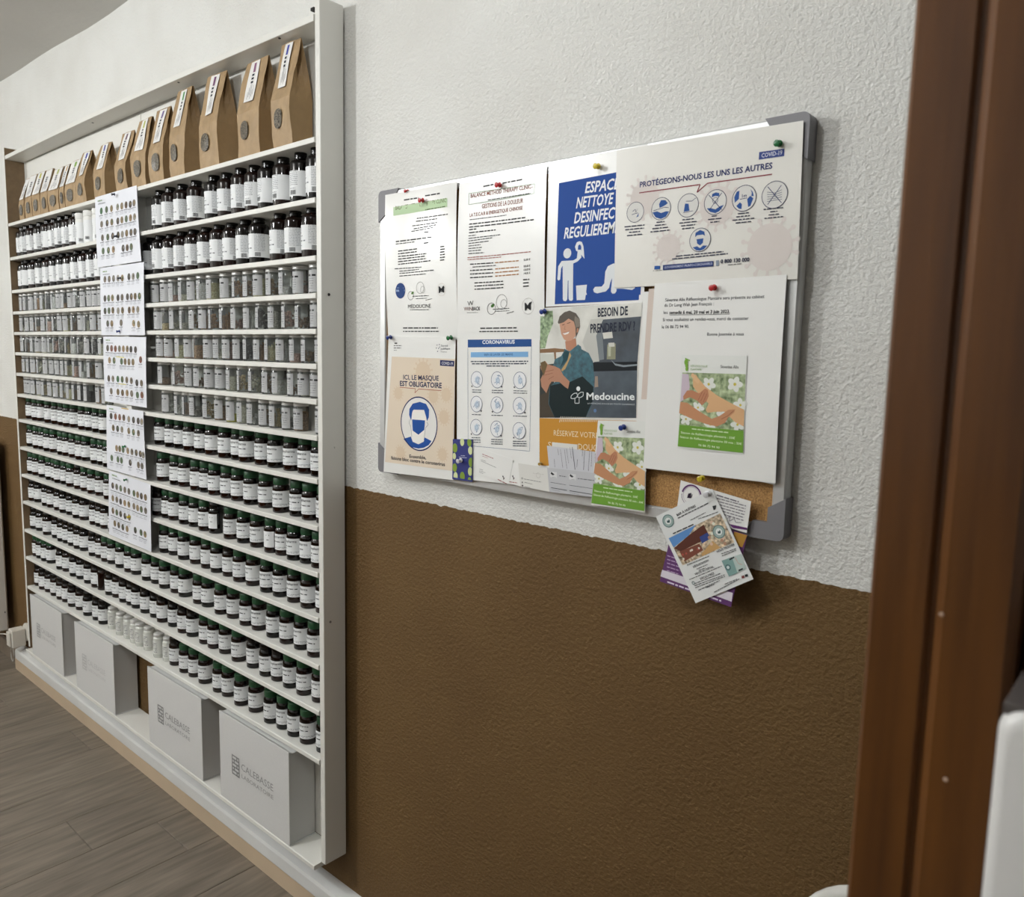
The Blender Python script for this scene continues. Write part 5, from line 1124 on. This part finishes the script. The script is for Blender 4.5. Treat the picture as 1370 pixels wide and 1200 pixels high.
# white plastic box fixed to the frame, its rounded top corner in view
yb = DY - .060; q0 = onY((1334, 962), yb); x0 = q0[0]; zt = onY((1345, 948), yb)[2]
wb = empty('plastic_dispenser', (x0 + .06, yb + .03, zt - .26), 'white plastic box with rounded corner on the wooden door frame', 'dispenser')
def rbox(name, x0, x1, y0, y1, z0, z1, r, m_, parent, n=6):
    pts = []
    for cx_, cz_, a0 in ((x1 - r, z1 - r, 0), (x0 + r, z1 - r, 90), (x0 + r, z0 + r, 180), (x1 - r, z0 + r, 270)):
        for k in range(n + 1):
            a_ = math.radians(a0 + 90 * k / n); pts.append((cx_ + r * math.cos(a_), cz_ + r * math.sin(a_)))
    e_ = min(r * .5, .006); cxm, czm = (x0 + x1) / 2, (z0 + z1) / 2
    rings = []
    for yy, inn in ((y0, e_), (y0 + e_ * .3, e_ * .3), (y0 + e_, 0), (y1, 0)):
        rings.append([(cxm + (p_[0] - cxm) * (1 - inn / (x1 - x0) * 2), yy, czm + (p_[1] - czm) * (1 - inn / (z1 - z0) * 2)) for p_ in pts])
    V = [v for r_ in rings for v in r_]; n_ = len(pts); F = [tuple(range(n_)), tuple(range(3 * n_, 4 * n_))]
    for j in range(3):
        for k in range(n_): F.append((j * n_ + k, j * n_ + (k + 1) % n_, (j + 1) * n_ + (k + 1) % n_, (j + 1) * n_ + k))
    pl = parent.location; V = [(v[0] - pl[0], v[1] - pl[1], v[2] - pl[2]) for v in V]
    return link(name, smooth_by_angle(fixn(mesh(name, V, F, m_)), .8), parent)
rbox('dispenser_cover', x0, x0 + .12, yb, DY - .012, zt - .26, zt, .010, mat('dispenser_white', 'd3d2d0', .35), wb)
rbox('dispenser_back', x0 + .006, x0 + .115, DY - .0115, DY - .0003, zt - .25, zt + .030, .006, mat('dispenser_grey', '77706c', .3, .4), wb)
tp = rbox('dispenser_lid', x0 + .0012, x0 + .119, yb + .004, DY - .0125, zt - .004, zt + .0015, .001, mat('dispenser_top_grey', '5f5a58', .15, .3), wb)
# white moulded chair against the wall, only the top of its back shows
CH = mat('moulded_white', 'd0cec8', 0.45)
wc = onY((1072, 1200), -.28); cxx = wc[0] + .205; ztop = onY((1125, 1177), -.28)[2]
chair = empty('moulded_chair', (cxx, -.42, 0), 'white moulded chair back just showing at the bottom by the door frame', 'chair')
V = []; F = []; bw, cr = .205, .065; pts = []
zb_ = .46; 
for k in range(9): a_ = math.pi * k / 16; pts.append((bw - cr + cr * math.cos(a_), ztop - cr + cr * math.sin(a_)))
for k in range(9): a_ = math.pi / 2 + math.pi * k / 16; pts.append((-bw + cr + cr * math.cos(a_), ztop - cr + cr * math.sin(a_)))
pts += [(-bw + .02, zb_), (-bw * .5, zb_), (0, zb_), (bw * .5, zb_), (bw - .02, zb_)]
n = len(pts)
for y0_, ins in ((.140, .012), (.1415, .004), (.147, 0), (.153, 0), (.1585, .004), (.160, .012)):
    for (u, z) in pts: V.append((u * (1 - ins / bw), y0_ - .05 * (u / bw) ** 2 + .04 * (z - .46), .62 + (z - .62) * (1 - ins / .2)))
for j in range(5):
    for k in range(n): F.append((j * n + k, j * n + (k + 1) % n, (j + 1) * n + (k + 1) % n, (j + 1) * n + k))
F.append(tuple(range(n))[::-1]); F.append(tuple(5 * n + k for k in range(n)))
link('backrest', smooth_by_angle(fixn(mesh('backrest', V, F, CH)), .8), chair)
box('seat', cxx - .21, cxx + .21, -.42 - .22, -.42 + .16, .44, .462, CH, chair, .01)
for sx in (-1, 1):
    for sy in (-.18, .12):
        V, F = tubeVF([(sx * .19, sy * 1.15, 0), (sx * .16, sy, .44)], .013, 10); link('leg', mesh('leg', V, F, mat('chair_leg', 'b59a6c', .5), None, True), chair)
